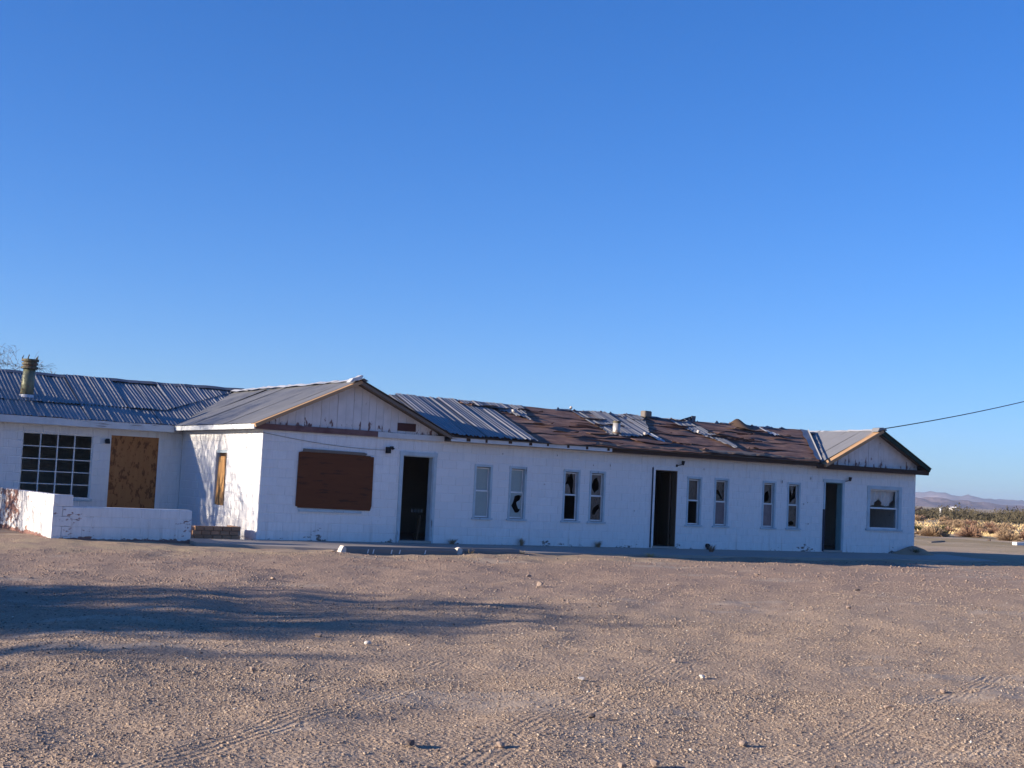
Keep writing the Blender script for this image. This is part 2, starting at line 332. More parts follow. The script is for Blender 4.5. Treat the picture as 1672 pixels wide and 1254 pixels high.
# ------------------------------------------------------------------ ground
WV = [(RNG.uniform(0, 2*math.pi), RNG.uniform(0, 6.28), L) for L in np.geomspace(0.28, 5.0, 26)]
def gz(X, Y):
    X = np.asarray(X, float); Y = np.asarray(Y, float)
    z = np.interp(Y, [-40, -7, -2.6, -1.6, 0.5, 20, 60], [-0.16, -0.15, -0.115, -0.085, -0.08, -0.15, -0.2])
    for a, p, L in WV:
        k = 2*math.pi/L
        z = z + 0.0040*L**0.75*np.sin(k*(X*math.cos(a)+Y*math.sin(a))+p+1.3*np.sin(k*0.37*(X*math.sin(a)-Y*math.cos(a))))*np.clip(1.0-np.hypot(X+6, Y+12)/60.0, 0.15, 1)
    z = z + 0.34*np.exp(-(((X-21.3)/0.75)**2+((Y+0.15)/0.30)**2))        # dirt banked against the right corner
    z = z + 0.05*np.exp(-(((X+4.9)/1.2)**2+((Y-1.5)/2.5)**2))
    inside = (X > -1.75) & (X < 22.8) & (Y > -1.6) & (Y < 12)
    z = np.where(inside & ~((X > 20.3) & (Y < 0.1)), np.minimum(z, -0.09), z)
    return z
def axis(dense, lo, hi, g):
    d = [np.arange(a, b, s) for a, b, s in dense]; v = list(np.concatenate(d)) + [dense[-1][1]]
    s = dense[-1][2]; x = v[-1]
    while x < hi: s *= g; x += s; v.append(x)
    s = dense[0][2]; x = v[0]; pre = []
    while x > lo: s *= g; x -= s; pre.append(x)
    return np.array(pre[::-1] + v)
gx = axis([(-13, 7, 0.06), (7, 26, 0.15)], -9000, 12000, 1.16)
gy = axis([(-24, -9, 0.06), (-9, 1, 0.12)], -6000, 12000, 1.13)
GX, GY = np.meshgrid(gx, gy); GZ = gz(GX, GY)
nv = np.stack([GX.ravel(), GY.ravel(), GZ.ravel()], 1); nx, ny = len(gx), len(gy)
ii = (np.arange(ny-1)[:, None]*nx + np.arange(nx-1)[None, :]).ravel()
quads = np.stack([ii, ii+1, ii+nx+1, ii+nx], 1)
def np_mesh(name, verts, faces):
    me = bpy.data.meshes.new(name); k = faces.shape[1]
    me.vertices.add(len(verts)); me.vertices.foreach_set('co', verts.astype(np.float32).ravel())
    me.loops.add(faces.size); me.loops.foreach_set('vertex_index', faces.astype(np.int32).ravel())
    me.polygons.add(len(faces)); me.polygons.foreach_set('loop_start', np.arange(0, faces.size, k, dtype=np.int32))
    me.update(calc_edges=True); me.validate(); return me
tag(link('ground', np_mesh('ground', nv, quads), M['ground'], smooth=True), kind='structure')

# far hills: ridges built where they stand, kilometres off
def hills(name, mat, az, dist, hts, depth, seed):
    rg = np.random.default_rng(seed); n = 160; A = np.linspace(R(az[0]), R(az[1]), n); rows = 14
    H = 0.68*np.interp(np.linspace(0, 1, n), np.linspace(0, 1, len(hts)), hts)
    vs = []
    ph = rg.uniform(0, 6.28, 12)
    for r in range(rows):
        t = r/(rows-1); prof = math.sin(min(t/0.55, 1)*math.pi/2)**1.5 if t < 0.55 else math.cos((t-0.55)/0.45*math.pi/2)
        dd = dist + depth*t
        for i in range(n):
            wob = sum(math.sin(A[i]*f+ph[q]+r*0.9)*(0.9**q) for q, f in enumerate((60, 95, 150, 240, 380, 520)))
            h = max(H[i], 0)*prof*(1+0.12*wob) + H[i]*0.012*wob
            vs.append((CAM.x+math.sin(A[i])*dd, CAM.y+math.cos(A[i])*dd, max(h, -3)-1.0))
    f = [(r*n+i, r*n+i+1, (r+1)*n+i+1, (r+1)*n+i) for r in range(rows-1) for i in range(n-1)]
    mb = MB(); mb.v = vs; mb.f = f
    return tag(mb.build(name, mat, smooth=True), kind='structure')
# azimuths measured clockwise from +Y; the frame's right edge is at about 52.5 degrees
hills('hills', M['hill_far'], (30, 76), 7000, [60, 70, 85, 80, 76, 92, 100, 104, 108, 92, 98, 96, 98, 90, 80, 76, 70, 80, 74, 60, 50, 60, 40], 2600, 3)
hills('hills', M['hill_near'], (30, 62), 3600, [20, 30, 40, 48, 52, 52, 50, 49, 44, 34, 24, 15, 8, 4, 0, 0], 900, 5)

# ------------------------------------------------------------------ the motel
B = root('motel_building', (9.0, 4.0, 0.0), 'long derelict white block motel with torn tin roof and two gabled fronts', 'building')
XR = 21.45                                   # right corner of the front wall
WT = 2.50                                    # wall height to the soffit
# openings (x0, x1, z0, z1)
WINS = [(5.62, 6.12), (6.64, 7.14), (8.29, 8.79), (9.12, 9.61), (12.39, 12.89), (13.37, 13.87), (15.15, 15.64), (16.11, 16.60)]
WZ = (0.66, 1.97)
FRONT = [(0.95, 2.75, 0.75, 2.03), (3.60, 4.44, 0.04, 2.10), (11.26, 12.03, 0.04, 2.11), (17.60, 18.30, 0.04, 2.05), (19.42, 20.76, 0.73, 1.95)]
FRONT += [(a, b, *WZ) for a, b in WINS]
def wall_core(name, length, z0, z1, ops, d0, d1, mat, loc, rz, parent):
    xs = sorted({0.0, length, *[o[0] for o in ops], *[o[1] for o in ops]}); zs = sorted({z0, z1, *[o[2] for o in ops], *[o[3] for o in ops]})
    xs = [x for x in xs if 0 <= x <= length]; zs = [z for z in zs if z0 <= z <= z1]
    def solid(i, j):
        if i < 0 or j < 0 or i >= len(xs)-1 or j >= len(zs)-1: return False
        cx, cz = (xs[i]+xs[i+1])/2, (zs[j]+zs[j+1])/2
        return not any(o[0] < cx < o[1] and o[2] < cz < o[3] for o in ops)
    mb = MB()
    for i in range(len(xs)-1):
        for j in range(len(zs)-1):
            if not solid(i, j): continue
            a, b, c, d = xs[i], xs[i+1], zs[j], zs[j+1]
            mb.add([(a,d0,c),(b,d0,c),(b,d0,d),(a,d0,d)], [(0,1,2,3)]); mb.add([(a,d1,c),(b,d1,c),(b,d1,d),(a,d1,d)], [(3,2,1,0)])
            if not solid(i-1, j): mb.add([(a,d0,c),(a,d0,d),(a,d1,d),(a,d1,c)], [(0,1,2,3)])
            if not solid(i+1, j): mb.add([(b,d0,c),(b,d0,d),(b,d1,d),(b,d1,c)], [(3,2,1,0)])
            if not solid(i, j-1): mb.add([(a,d0,c),(a,d1,c),(b,d1,c),(b,d0,c)], [(0,1,2,3)])
            if not solid(i, j+1): mb.add([(a,d0,d),(a,d1,d),(b,d1,d),(b,d0,d)], [(3,2,1,0)])
    me = bpy.data.meshes.new(name); me.from_pydata(mb.v, [], mb.f); me.update()
    return link(name, me, mat, parent, loc, rz)
BLK = []     # (distance, local rect, frame)
def block_rects(length, z0, z1, ops, bw=0.4064, bh=0.2032, j=0.010):
    out = []; r = 0; z = z0
    while z < z1-0.02:
        top = min(z+bh, z1); x = -(bw/2 if r % 2 else 0.0)
        while x < length-0.02:
            rects = [(max(x, 0), min(x+bw, length), z, top)]
            for o in ops:
                nr = []
                for (a, b, c, d) in rects:
                    if b <= o[0] or a >= o[1] or d <= o[2] or c >= o[3]: nr.append((a, b, c, d)); continue
                    if a < o[0]: nr.append((a, o[0], c, d))
                    if b > o[1]: nr.append((o[1], b, c, d))
                    a2, b2 = max(a, o[0]), min(b, o[1])
                    if c < o[2]: nr.append((a2, b2, c, o[2]))
                    if d > o[3]: nr.append((a2, b2, o[3], d))
                rects = nr
            for (a, b, c, d) in rects:
                if b-a > 0.025 and d-c > 0.025: out.append((a+j/2, b-j/2, c+j/2, d-j/2))
            x += bw
        z += bh; r += 1
    return out
CACHE = {}
def block_mesh(w, h, d, mat):
    key = (round(w, 3), round(h, 3), d, mat.name)
    if key not in CACHE:
        mb = MB(); e = 0.006; w2, h2 = w/2, h/2
        # front face with a small arris so the painted joint reads
        vs = [(-w2, e, -h2), (w2, e, -h2), (w2, e, h2), (-w2, e, h2), (-w2+e, 0, -h2+e), (w2-e, 0, -h2+e), (w2-e, 0, h2-e), (-w2+e, 0, h2-e),
              (-w2, d, -h2), (w2, d, -h2), (w2, d, h2), (-w2, d, h2)]
        mb.add(vs, [(4,5,6,7), (0,1,5,4), (1,2,6,5), (2,3,7,6), (3,0,4,7), (0,8,9,1), (1,9,10,2), (2,10,11,3), (3,11,8,0), (8,11,10,9)])
        me = bpy.data.meshes.new('block'); me.from_pydata(mb.v, [], mb.f); me.update(); me.materials.append(mat); CACHE[key] = me
    return CACHE[key]
def add_blocks(length, z0, z1, ops, loc, rz):
    T = Matrix.Translation(loc) @ Matrix.Rotation(rz, 4, 'Z')
    for (a, b, c, d) in block_rects(length, z0, z1, ops):
        p = T @ Vector(((a+b)/2, -random.random()*0.0022, (c+d)/2))
        BLK.append(((p-CAM).length/math.sqrt((b-a)*(d-c)/0.0826), p, b-a, d-c, rz))
SIDEW = [(5.65-3.00, 5.65-2.25, 0.68, 2.02)]             # local x runs from the inner corner to the front corner
LEFTOPS = [(6.6-4.03, 6.6-2.30, 0.64, 2.24), (6.6-1.85, 6.6-0.62, 0.02, 2.28)]
wall_core('wall', XR, -0.12, WT, FRONT, 0.006, 0.19, M['wall'], (0, 0, 0), 0, B)
wall_core('wall', 5.65-0.19, -0.12, WT, SIDEW, 0.006, 0.19, M['wall'], (0, 5.65, 0), -math.pi/2, B)
wall_core('wall', 6.6, -0.12, WT, LEFTOPS, 0.006, 0.19, M['wall'], (-6.6, 5.65, 0), 0, B)
add_blocks(XR, 0.0, WT, FRONT, (0, 0, 0), 0)
add_blocks(5.65, 0.0, WT, SIDEW, (0, 5.65, 0), -math.pi/2)
add_blocks(6.6, 0.0, WT, LEFTOPS, (-6.6, 5.65, 0), 0)
BLK.sort(key=lambda t: t[0])
stuff = MB()
for i, (q, p, w, h, rz) in enumerate(BLK):
    me = block_mesh(w, h, 0.03, M['wall'])
    if i < 300: link('block', me, None, B, p, rz)
    else:
        T = Matrix.Translation(p) @ Matrix.Rotation(rz, 4, 'Z')
        stuff.add([T @ v.co for v in me.vertices], [tuple(f.vertices) for f in me.polygons])
me = bpy.data.meshes.new('block_courses'); me.from_pydata(stuff.v, [], stuff.f); me.update()
link('block_courses', me, M['wall'], B)['kind'] = 'stuff'
# unseen walls and rooms
def slab(name, x0, x1, y0, y1, z0, z1, mat): return MB().box(x0, x1, y0, y1, z0, z1).build(name, mat, B)
VENT = [(6.42+0.10*i, 6.49+0.10*i, 0.61, 0.71) for i in range(4)]
wall_core('rear_wall', 17.0, -0.12, WT, [(a-4.45, b-4.45, c, d) for a, b, c, d in VENT], 0.0, 0.15, M['interior'], (4.45, 4.8, 0), 0, B)
slab('end_wall', XR-0.19, XR-0.003, 0.192, 4.80, -0.12, WT, M['wall'])
slab('end_wall', -6.6, -6.41, 5.842, 11.0, -0.12, WT, M['wall'])
slab('rear_wall', -6.41, 2.4, 10.8, 11.0, -0.12, WT, M['wall'])
slab('rear_wall', 0.19, 4.45, 8.0, 8.2, -0.12, WT, M['wall'])
slab('partition', 0.19, 4.45, 4.8, 4.95, -0.12, WT-0.05, M['interior'])
slab('end_wall', 4.45, 4.6, 4.952, 8.2, -0.12, WT-0.01, M['wall'])
slab('end_wall', 2.21, 2.4, 8.202, 10.8, -0.12, WT-0.01, M['wall'])
for x in (7.75, 10.75, 14.5, 17.25): slab('partition', x, x+0.1, 0.192, 4.799, 0.03, 2.44, M['interior'])
slab('floor', 0.192, XR-0.192, 0.10, 4.80, -0.10, 0.035, M['floor'])
slab('ceiling', 0.192, XR-0.192, 0.192, 4.80, 2.44, 2.47, M['interior'])
slab('ceiling', -6.4, 2.2, 5.85, 10.8, 2.44, 2.47, M['interior'])
slab('floor', -6.4, 2.2, 5.75, 10.8, -0.10, 0.035, M['floor'])

# gable boards -------------------------------------------------------
def gable_boards(x0, x1, ax, az, z0, slope, width):
    x = x0
    while x < x1-0.02:
        a, b = x+0.003, min(x+width*random.uniform(0.92, 1.08), x1)-0.003; x = b+0.003
        za, zb = az-slope*abs(a-ax)-0.05, az-slope*abs(b-ax)-0.05
        if max(za, zb) < z0+0.02: continue
        y = -0.022-random.random()*0.008
        poly = [(a, z0-random.random()*0.02), (b, z0-random.random()*0.02), (b, max(zb, z0+0.005))]
        if a < ax < b: poly.append((ax, az-0.05))
        poly.append((a, max(za, z0+0.005)))
        MB().prism(poly, y, 0.03).build('gable_board', M['gable'], B)
GA = (2.24, 3.77); GS = 0.4545
gable_boards(-0.02, 4.50, GA[0], GA[1]-0.02, 2.63, GS, 0.205)
RA = (19.58, 3.69); RS = 0.485
gable_boards(17.30, XR+0.02, RA[0], RA[1]-0.02, 2.57, RS, 0.205)
# backing behind the boards
MB().prism([(-0.1, 2.502), (4.58, 2.502), (4.58, 2.60), (GA[0], GA[1]-0.09), (-0.1, 2.60)], 0.04, 0.10).build('gable_backing', M['dark_wood'], B)
MB().prism([(17.2, 2.502), (XR+0.1, 2.502), (XR+0.1, 2.60), (RA[0], RA[1]-0.09), (17.2, 2.60)], 0.04, 0.10).build('gable_backing', M['dark_wood'], B)
# louvre plate low in the left gable
MB().box(3.39, 3.88, -0.045, -0.031, 2.675, 2.865).build('gable_vent', mat_simple('rusty_vent_plate', (0.10, 0.045, 0.042), (0.06, 0.03, 0.03), 6), B)
# fascia beams -------------------------------------------------------
o = MB().box(-0.26, 2.86, -0.075, -0.034, 2.495, 2.625).build('fascia_board', M['fascia_red'], B); o['label'] = 'faded reddish fascia board under the left gable'
o = MB().box(2.863, 4.66, -0.085, -0.036, 2.485, 2.615).build('fascia_board', M['fascia'], B); o['label'] = 'white fascia board under the left gable'
o = MB().box(4.72, 9.55, -0.335, -0.30, 2.50, 2.615).build('fascia_board', M['fascia'], B); o['label'] = 'white fascia board with dark rot notches under the tin roof'
o = MB().box(9.553, 16.95, -0.33, -0.295, 2.49, 2.63).build('fascia_board', M['dark_wood'], B); o['label'] = 'bare dark fascia board under the felt roof'
o = MB().box(16.953, XR+0.22, -0.31, -0.27, 2.43, 2.57).build('fascia_board', M['dark_wood'], B); o['label'] = 'bare dark fascia board under the right gable'
o = MB().box(-0.335, -0.30, -0.30, 5.30, 2.49, 2.60).build('fascia_board', M['fascia'], B); o['label'] = 'peeling white fascia board on the sunlit left eave'
o = MB().box(-6.75, -0.34, 5.31, 5.345, 2.44, 2.615).build('fascia_board', M['fascia'], B); o['label'] = 'white fascia board over the many-paned window'
for x in np.arange(5.1, 9.6, 0.61):           # dark rafter ends showing through the broken fascia
    x += random.uniform(-0.05, 0.05); w = random.uniform(0.05, 0.11)
    MB().box(x, x+w, -0.345, -0.3365, 2.515+random.random()*0.03, 2.60).build('rafter_tail', M['dark_wood'], B)
# soffits
slab('soffit', -0.298, 0.0, -0.028, 5.30, 2.505, 2.52, M['fascia']); slab('soffit', -6.75, -0.34, 5.347, 5.65, 2.505, 2.52, M['fascia'])
slab('soffit', 4.70, 16.95, -0.29, -0.001, 2.503, 2.52, M['grey_wood']); slab('soffit', XR, XR+0.22, -0.26, 4.9, 2.45, 2.465, M['fascia'])
slab('soffit', 16.96, XR-0.002, -0.265, -0.031, 2.53, 2.548, M['dark_wood'])
# rakes: timber edges of the gables
def rake(x0, z0, x1, z1, y, h, th, mat, lab):
    U = Vector((x1-x0, 0, z1-z0)); L = U.length; U.normalize(); V = Vector((-U.z, 0, U.x)); V = V if V.z > 0 else -V
    o = MB().obox(Vector((x0, y, z0)) - V*h, U, V, (0, 1, 0), L, h, th).build('barge_board', mat, B); o['label'] = lab; return o
rake(-0.34, 2.597, GA[0]-0.02, GA[1]+0.005, -0.38, 0.075, 0.25, M['fresh_wood'], 'bare orange timber edge of the left gable')
rake(GA[0], GA[1]-0.015, 4.74, 2.615, -0.36, 0.07, 0.04, M['grey_wood'], 'grey timber edge of the left gable')
rake(17.20, 2.560, RA[0]-0.02, RA[1]+0.02, -0.38, 0.09, 0.30, M['fresh_wood'], 'bare orange timber edge of the right gable')
rake(RA[0], RA[1]-0.015, 21.72, 2.64, -0.36, 0.12, 0.04, M['green_trim'], 'dark green timber edge of the right gable')
for (a, b, c, d) in ((-0.30, 2.58, GA[0], GA[1]-0.05), (GA[0], GA[1]-0.05, 4.7, 2.60), (17.2, 2.53, RA[0], RA[1]-0.05), (RA[0], RA[1]-0.05, 21.7, 2.61)):
    U = Vector((c-a, 0, d-b)); L = U.length; U.normalize(); V = Vector((-U.z, 0, U.x))
    MB().obox(Vector((a, -0.318, b))-V*0.0, U, V, (0, 1, 0), L, 0.015, 0.42).build('roof_deck', M['grey_wood'], B)

# roof ----------------------------------------------------------------
def sheet(name, O, U, S, u0, u1, lo, hi, mat, lift=0.0, tilt=0.0, amp=0.0115, per=0.095, rows=5, curl=0.0, seed=0, parent=None):
    O, U, S = Vector(O), Vector(U).normalized(), Vector(S).normalized(); N = U.cross(S); N = N if N.z > 0 else -N
    rg = random.Random(seed); n = max(4, int((u1-u0)/(per/6))); vs, fs = [], []; ph = rg.random()*6.28
    a3, a4 = amp*rg.uniform(0.1, 0.6), amp*rg.uniform(0.1, 0.45); k1, k2 = rg.uniform(-1, 1)*0.006, rg.uniform(-1, 1)*0.006
    for i in range(n+1):
        u = u0+(u1-u0)*i/n; a, b = lo(u), hi(u)
        if b < a+0.01: b = a+0.01
        for r in range(rows+1):
            t = r/rows; s = a+(b-a)*t
            h = lift+amp*math.sin(2*math.pi*u/per+ph)+a3*math.sin(2*math.pi*u/0.33+ph*2+t*0.7)+a4*math.sin(2*math.pi*u/0.21+ph*3)+tilt*(s-a)+k1*math.sin(3.1*t+1)+k2*math.sin(t*5+u*3)
            h += curl*max(0, (i/n-0.75)/0.25)**2
            vs.append(O+U*u+S*s+N*h)
    m_ = rows+1
    fs = [(i*m_+r, (i+1)*m_+r, (i+1)*m_+r+1, i*m_+r+1) for i in range(n) for r in range(rows)]
    mb = MB(); mb.v = [tuple(v) for v in vs]; mb.f = fs
    me = bpy.data.meshes.new(name); me.from_pydata(mb.v, [], mb.f); me.update()
    return link(name, me, mat, parent or B, smooth=True)
def sheets(O, U, S, u0, u1, lo, hi, mat, wid=0.62, lift=0.012, tiers=((0.0, 1.0),), jit=0.012, tilts=(0,), rag=0.0, seed=1, amp=0.0115):
    rg = random.Random(seed); u = u0; k = 0
    while u < u1-0.03:
        e = min(u+wid, u1)
        for ti, (t0, t1) in enumerate(tiers):
            dl = rg.uniform(-rag, rag)
            f0 = (lambda q, t0=t0, dl=dl, ti=ti: lo(q)+(hi(q)-lo(q))*t0+(dl if ti == 0 else 0))
            f1 = (lambda q, t1=t1: lo(q)+(hi(q)-lo(q))*t1)
            sheet('roof_sheet', O, U, S, u-0.02, e+0.02, f0, f1, mat, lift+(0.006 if amp > 0.006 else 0.002)*(k % 2)+0.012*ti, tilts[ti]+rg.uniform(-jit, jit), amp, seed=seed*100+k*7+ti)
        u = e; k += 1
# left wing, front slope (eave Y=5.30, ridge Y=8.35)
LO = Vector((0, 5.30, 2.61)); LS = Vector((0, 3.05, 1.24)); LL = LS.length
vall = lambda u: 0.0 if u < -0.3 else min((u+0.3)/0.92*LL/3.05, LL-0.02)
sheets(LO, (1, 0, 0), LS, -6.85, 2.42, vall, lambda u: LL, M['tin'], tiers=((0.0, 0.36), (0.33, 1.0)), tilts=(-0.012, 0.0), jit=0.016, rag=0.03, seed=3)
# left gable wing, left slope, corrugations running from the eave at X=-0.34 to the ridge
GO = Vector((-0.34, 0, 2.60)); GSl = Vector((2.58, 0, 1.17)); GLn = GSl.length
vg = lambda v: 0.0 if v < 5.32 else min((v-5.32)*0.92*GLn/2.58, GLn-0.02)
sheets(GO, (0, 1, 0), GSl, -0.19, 8.2, vg, lambda v: GLn, M['tin_dull'], tiers=((0.0, 1.0),), jit=0.004, rag=0.02, seed=5, amp=0.005)  # darker sheet colour stands in for tree shadow streaks on this slope
# left gable wing, right slope down to the valley with the long roof
GO2 = Vector((4.78, 0, 2.60)); GS2 = Vector((-2.54, 0, 1.17)); GL2 = GS2.length
LOO = Vector((0, -0.36, 2.625)); LOS = Vector((0, 2.76, 1.025)); LOL = LOS.length
vg2 = lambda v: max(0.0, min((v+0.36)*0.3714/1.17*GL2, GL2-0.02))
sheets(GO2, (0, 1, 0), GS2, -0.40, 2.45, vg2, lambda v: GL2, M['tin'], jit=0.004, seed=6, amp=0.005)
# long wing, front slope: strips of felt over the deck, with what is left of the tin
def valley_l(s): return 4.78-2.54*(0.3714*(s*2.76/LOL))/1.17
def valley_r(s): return 17.10+(0.3714*(s*2.76/LOL))/RS
def felt_strip(s0, s1, seed):
    rg = random.Random(seed); nu, nvv = 200, 7; vs = []; p = [rg.random()*6.28 for _ in range(8)]
    N = Vector((1, 0, 0)).cross(LOS.normalized())
    for i in range(nu+1):
        for j in range(nvv+1):
            t = j/nvv; s = s0+(s1-s0)*t
            xa, xb = valley_l(min(s, LOL))-0.05, valley_r(min(s, LOL))-0.15
            u = xa+(xb-xa)*i/nu
            w = 0.010*math.sin(u*2.3+p[0]+s*3)+0.007*math.sin(u*5.1+p[1]-s*6)+0.005*math.sin(s*17+p[2]+u*0.8)
            edge = (1-t)**3*(0.003+0.022*max(0, math.sin(u*1.7+p[3])*math.sin(u*0.63+p[4]))**2)
            ds = (1-t)*(0.03*math.sin(u*3.3+p[5])+0.02*math.sin(u*11+p[6]))
            vs.append(LOO+Vector((u, 0, 0))+LOS.normalized()*(s+ds)+N*(w*0.7+edge+0.004+0.012*(seed % 5)))
    f = [(i*(nvv+1)+j, (i+1)*(nvv+1)+j, (i+1)*(nvv+1)+j+1, i*(nvv+1)+j+1) for i in range(nu) for j in range(nvv)]
    me = bpy.data.meshes.new('roofing_felt'); me.from_pydata([tuple(v) for v in vs], [], f); me.update()
    link('roofing_felt', me, M['felt'], B, smooth=True)
for k, s in enumerate((0.0, 0.72, 1.44, 2.14)): felt_strip(s-0.02, min(s+0.86, LOL), 20+k)
N_ = Vector((1, 0, 0)).cross(LOS.normalized())
MB().obox(LOO+Vector((4.6, 0, 0))-N_*0.035, (1, 0, 0), LOS.normalized(), N_, 12.4, LOL*0.02+0.02, 0.02).build('roof_deck', M['grey_wood'], B)
MB().add([LOO+Vector((valley_l(0), 0, -0.03)), LOO+Vector((valley_r(0), 0, -0.03)), LOO+LOS+Vector((valley_r(LOL), 0, -0.03)), LOO+LOS+Vector((valley_l(LOL), 0, -0.03))], [(0,1,2,3)]).build('roof_deck', M['dark_wood'], B)
k2s = LOL/2.76
def patch(u0, u1, lo_pts, hi_pts, seed, mat=None, lift=0.062, wid=0.62, tilt=0.0, jit=0.012):
    f = lerp([p[0] for p in lo_pts], [(p[1]+0.36)*k2s for p in lo_pts]); g = lerp([p[0] for p in hi_pts], [(p[1]+0.36)*k2s for p in hi_pts])
    rg = random.Random(seed); u = u0; k = 0
    while u < u1-0.02:
        e = min(u+wid, u1)
        jag = lambda q: f(q)+0.035*math.sin(q*23+seed)+0.025*math.sin(q*57+seed*2)
        sheet('roof_sheet', LOO, (1, 0, 0), LOS, u-0.02, e+0.02, jag, g, mat or M['tin'], lift+0.006*(k % 2), tilt+rg.uniform(-jit, jit), per=0.105, amp=0.0125, seed=seed*31+k)
        u = e; k += 1
Ysl = lambda u: -0.36
vlow = lambda u: -0.40 if u > 4.78 else -0.36+(4.78-u)*1.17/2.54/0.3714
us = np.linspace(2.6, 7.12, 24)
patch(2.6, 7.12, [(u, vlow(u)) for u in us], [(2.6, 2.40), (7.12, 2.40)], 41)
patch(7.10, 8.30, [(7.10, 1.95), (7.45, 1.75), (7.95, 1.22), (8.1, 1.7), (8.30, 2.1)], [(7.1, 2.40), (8.3, 2.40)], 42)
patch(10.0, 12.42, [(10.0, 1.6), (10.1, 0.55), (10.4, 0.42), (11.0, 0.46), (11.62, 0.86), (12.0, 1.4), (12.42, 2.2)], [(10.0, 2.40), (12.42, 2.40)], 43)
patch(11.52, 11.72, [(11.52, 0.35), (11.62, 0.18), (11.72, 0.25)], [(11.52, 0.9), (11.72, 0.85)], 44, M['tin_bright'])
patch(13.42, 14.40, [(13.42, 1.5), (13.75, 1.0), (14.0, 0.62), (14.2, 0.06), (14.40, 0.4)], [(13.42, 2.36), (14.1, 2.36), (14.25, 1.3), (14.40, 1.0)], 45)
patch(16.90, 17.20, [(16.90, 1.62), (17.20, 1.58)], [(16.90, 2.25), (17.20, 1.75)], 46, M['tin_bright'])
# valley flashing at the right end
mb = MB()
for t in np.linspace(0, 1, 9):
    s = t*LOL; w = 0.18+0.16*t+0.04*math.sin(t*19)
    p = LOO+LOS.normalized()*s; x = valley_r(s)-0.08
    mb.v += [tuple(p+Vector((x-w, 0, 0))+N_*0.075), tuple(p+Vector((x, 0, 0))+N_*0.05), tuple(p+Vector((x+0.02, 0, 0))+N_*0.09)]
mb.f = [(3*i+j, 3*i+j+1, 3*i+j+4, 3*i+j+3) for i in range(8) for j in range(2)]
mb.build('valley_flashing', M['tin'], B)
# right gable roof
RO = Vector((17.08, 0, 2.56-0.03)); RSl = Vector((2.50, 0, 1.16)); RL = RSl.length
vr = lambda v: max(0.0, min((v+0.36)*0.3714/1.16*RL, RL-0.02)) if v < 2.4 else max(0.0, (5.2-v)*0.3714/1.16*RL)
sheets(RO, (0, 1, 0), RSl, -0.14, 5.1, vr, lambda v: RL, M['tin'], jit=0.004, rag=0.015, seed=8, amp=0.005)
RO2 = Vector((21.74, 0, 2.62)); RS2 = Vector((-2.16, 0, 1.07))
sheets(RO2, (0, 1, 0), RS2, -0.38, 5.1, lambda v: 0.0, lambda v: RS2.length, M['tin_dull'], jit=0.004, seed=9, amp=0.005)
# back slopes (out of sight; they close the roof)
def back(pts, nm='roof_panel'): MB().add(pts, [(0,1,2,3)]).build(nm, M['tin_dull'], B)
back([(4.0, 2.40, 3.65), (18.0, 2.40, 3.65), (18.0, 5.15, 2.60), (4.0, 5.15, 2.60)])
back([(-6.85, 8.35, 3.85), (2.5, 8.35, 3.85), (2.5, 11.3, 2.60), (-6.85, 11.3, 2.60)])
back([(4.78, 2.45, 2.60), (4.78, 8.3, 2.60), (2.24, 8.3, 3.77), (2.24, 2.45, 3.77)])
MB().prism([(5.85, 2.502), (8.35, 3.80), (10.9, 2.502)], -6.58, -6.45, 'x').build('gable_backing', M['gable'], B)
MB().prism([(0.2, 2.502), (4.5, 2.502), (2.3, 3.72)], 8.0, 8.1).build('gable_backing', M['gable'], B)
MB().prism([(16.5, 2.502), (XR-0.2, 2.502), (19.58, 3.64), (18.2, 3.60)], 4.85, 4.95).build('gable_backing', M['gable'], B)
# ridge caps, bent and uneven
def ridge(p0, p1, n, mat, seed, w=0.16, drop=0.07, wob=0.02, gaps=()):
    rg = random.Random(seed); p0, p1 = Vector(p0), Vector(p1); d = (p1-p0); L = d.length; d.normalize(); side = Vector((-d.y, d.x, 0)).normalized()
    for k in range(n):
        if k in gaps: continue
        a, b = k/n-0.01, (k+1)/n+0.012; za, zb = rg.uniform(0, wob), rg.uniform(0, wob); mb = MB(); m_ = 7
        ph = rg.random()*6
        for q in range(m_):
            t = a+(b-a)*q/(m_-1); c = p0+d*(L*t)+Vector((0, 0, za+(zb-za)*q/(m_-1)+0.035+wob*0.4*math.sin(q*1.9+ph)))
            mb.v += [tuple(c+side*w-Vector((0, 0, drop))), tuple(c), tuple(c-side*w-Vector((0, 0, drop)))]
        mb.f = [(3*q+j, 3*q+j+1, 3*q+j+4, 3*q+j+3) for q in range(m_-1) for j in range(2)]
        mb.build('ridge_cap', mat, B)
ridge((-6.85, 8.35, 3.85), (2.50, 8.35, 3.86), 6, M['tin_blue'], 2, 0.20, 0.085, 0.026)
ridge((2.24, -0.35, 3.775), (2.24, 8.3, 3.80), 6, M['tin_bright'], 3, 0.13, 0.06, 0.030)
ridge((3.2, 2.40, 3.655), (8.35, 2.40, 3.655), 4, M['tin_blue'], 4, 0.18, 0.07, 0.03)
ridge((8.35, 2.40, 3.635), (19.3, 2.40, 3.63), 9, M['tin_blue'], 5, 0.13, 0.05, 0.05, gaps=(0, 2, 5))
ridge((19.58, -0.33, 3.68), (19.58, 5.0, 3.66), 4, M['tin_bright'], 6, 0.10, 0.05, 0.02)
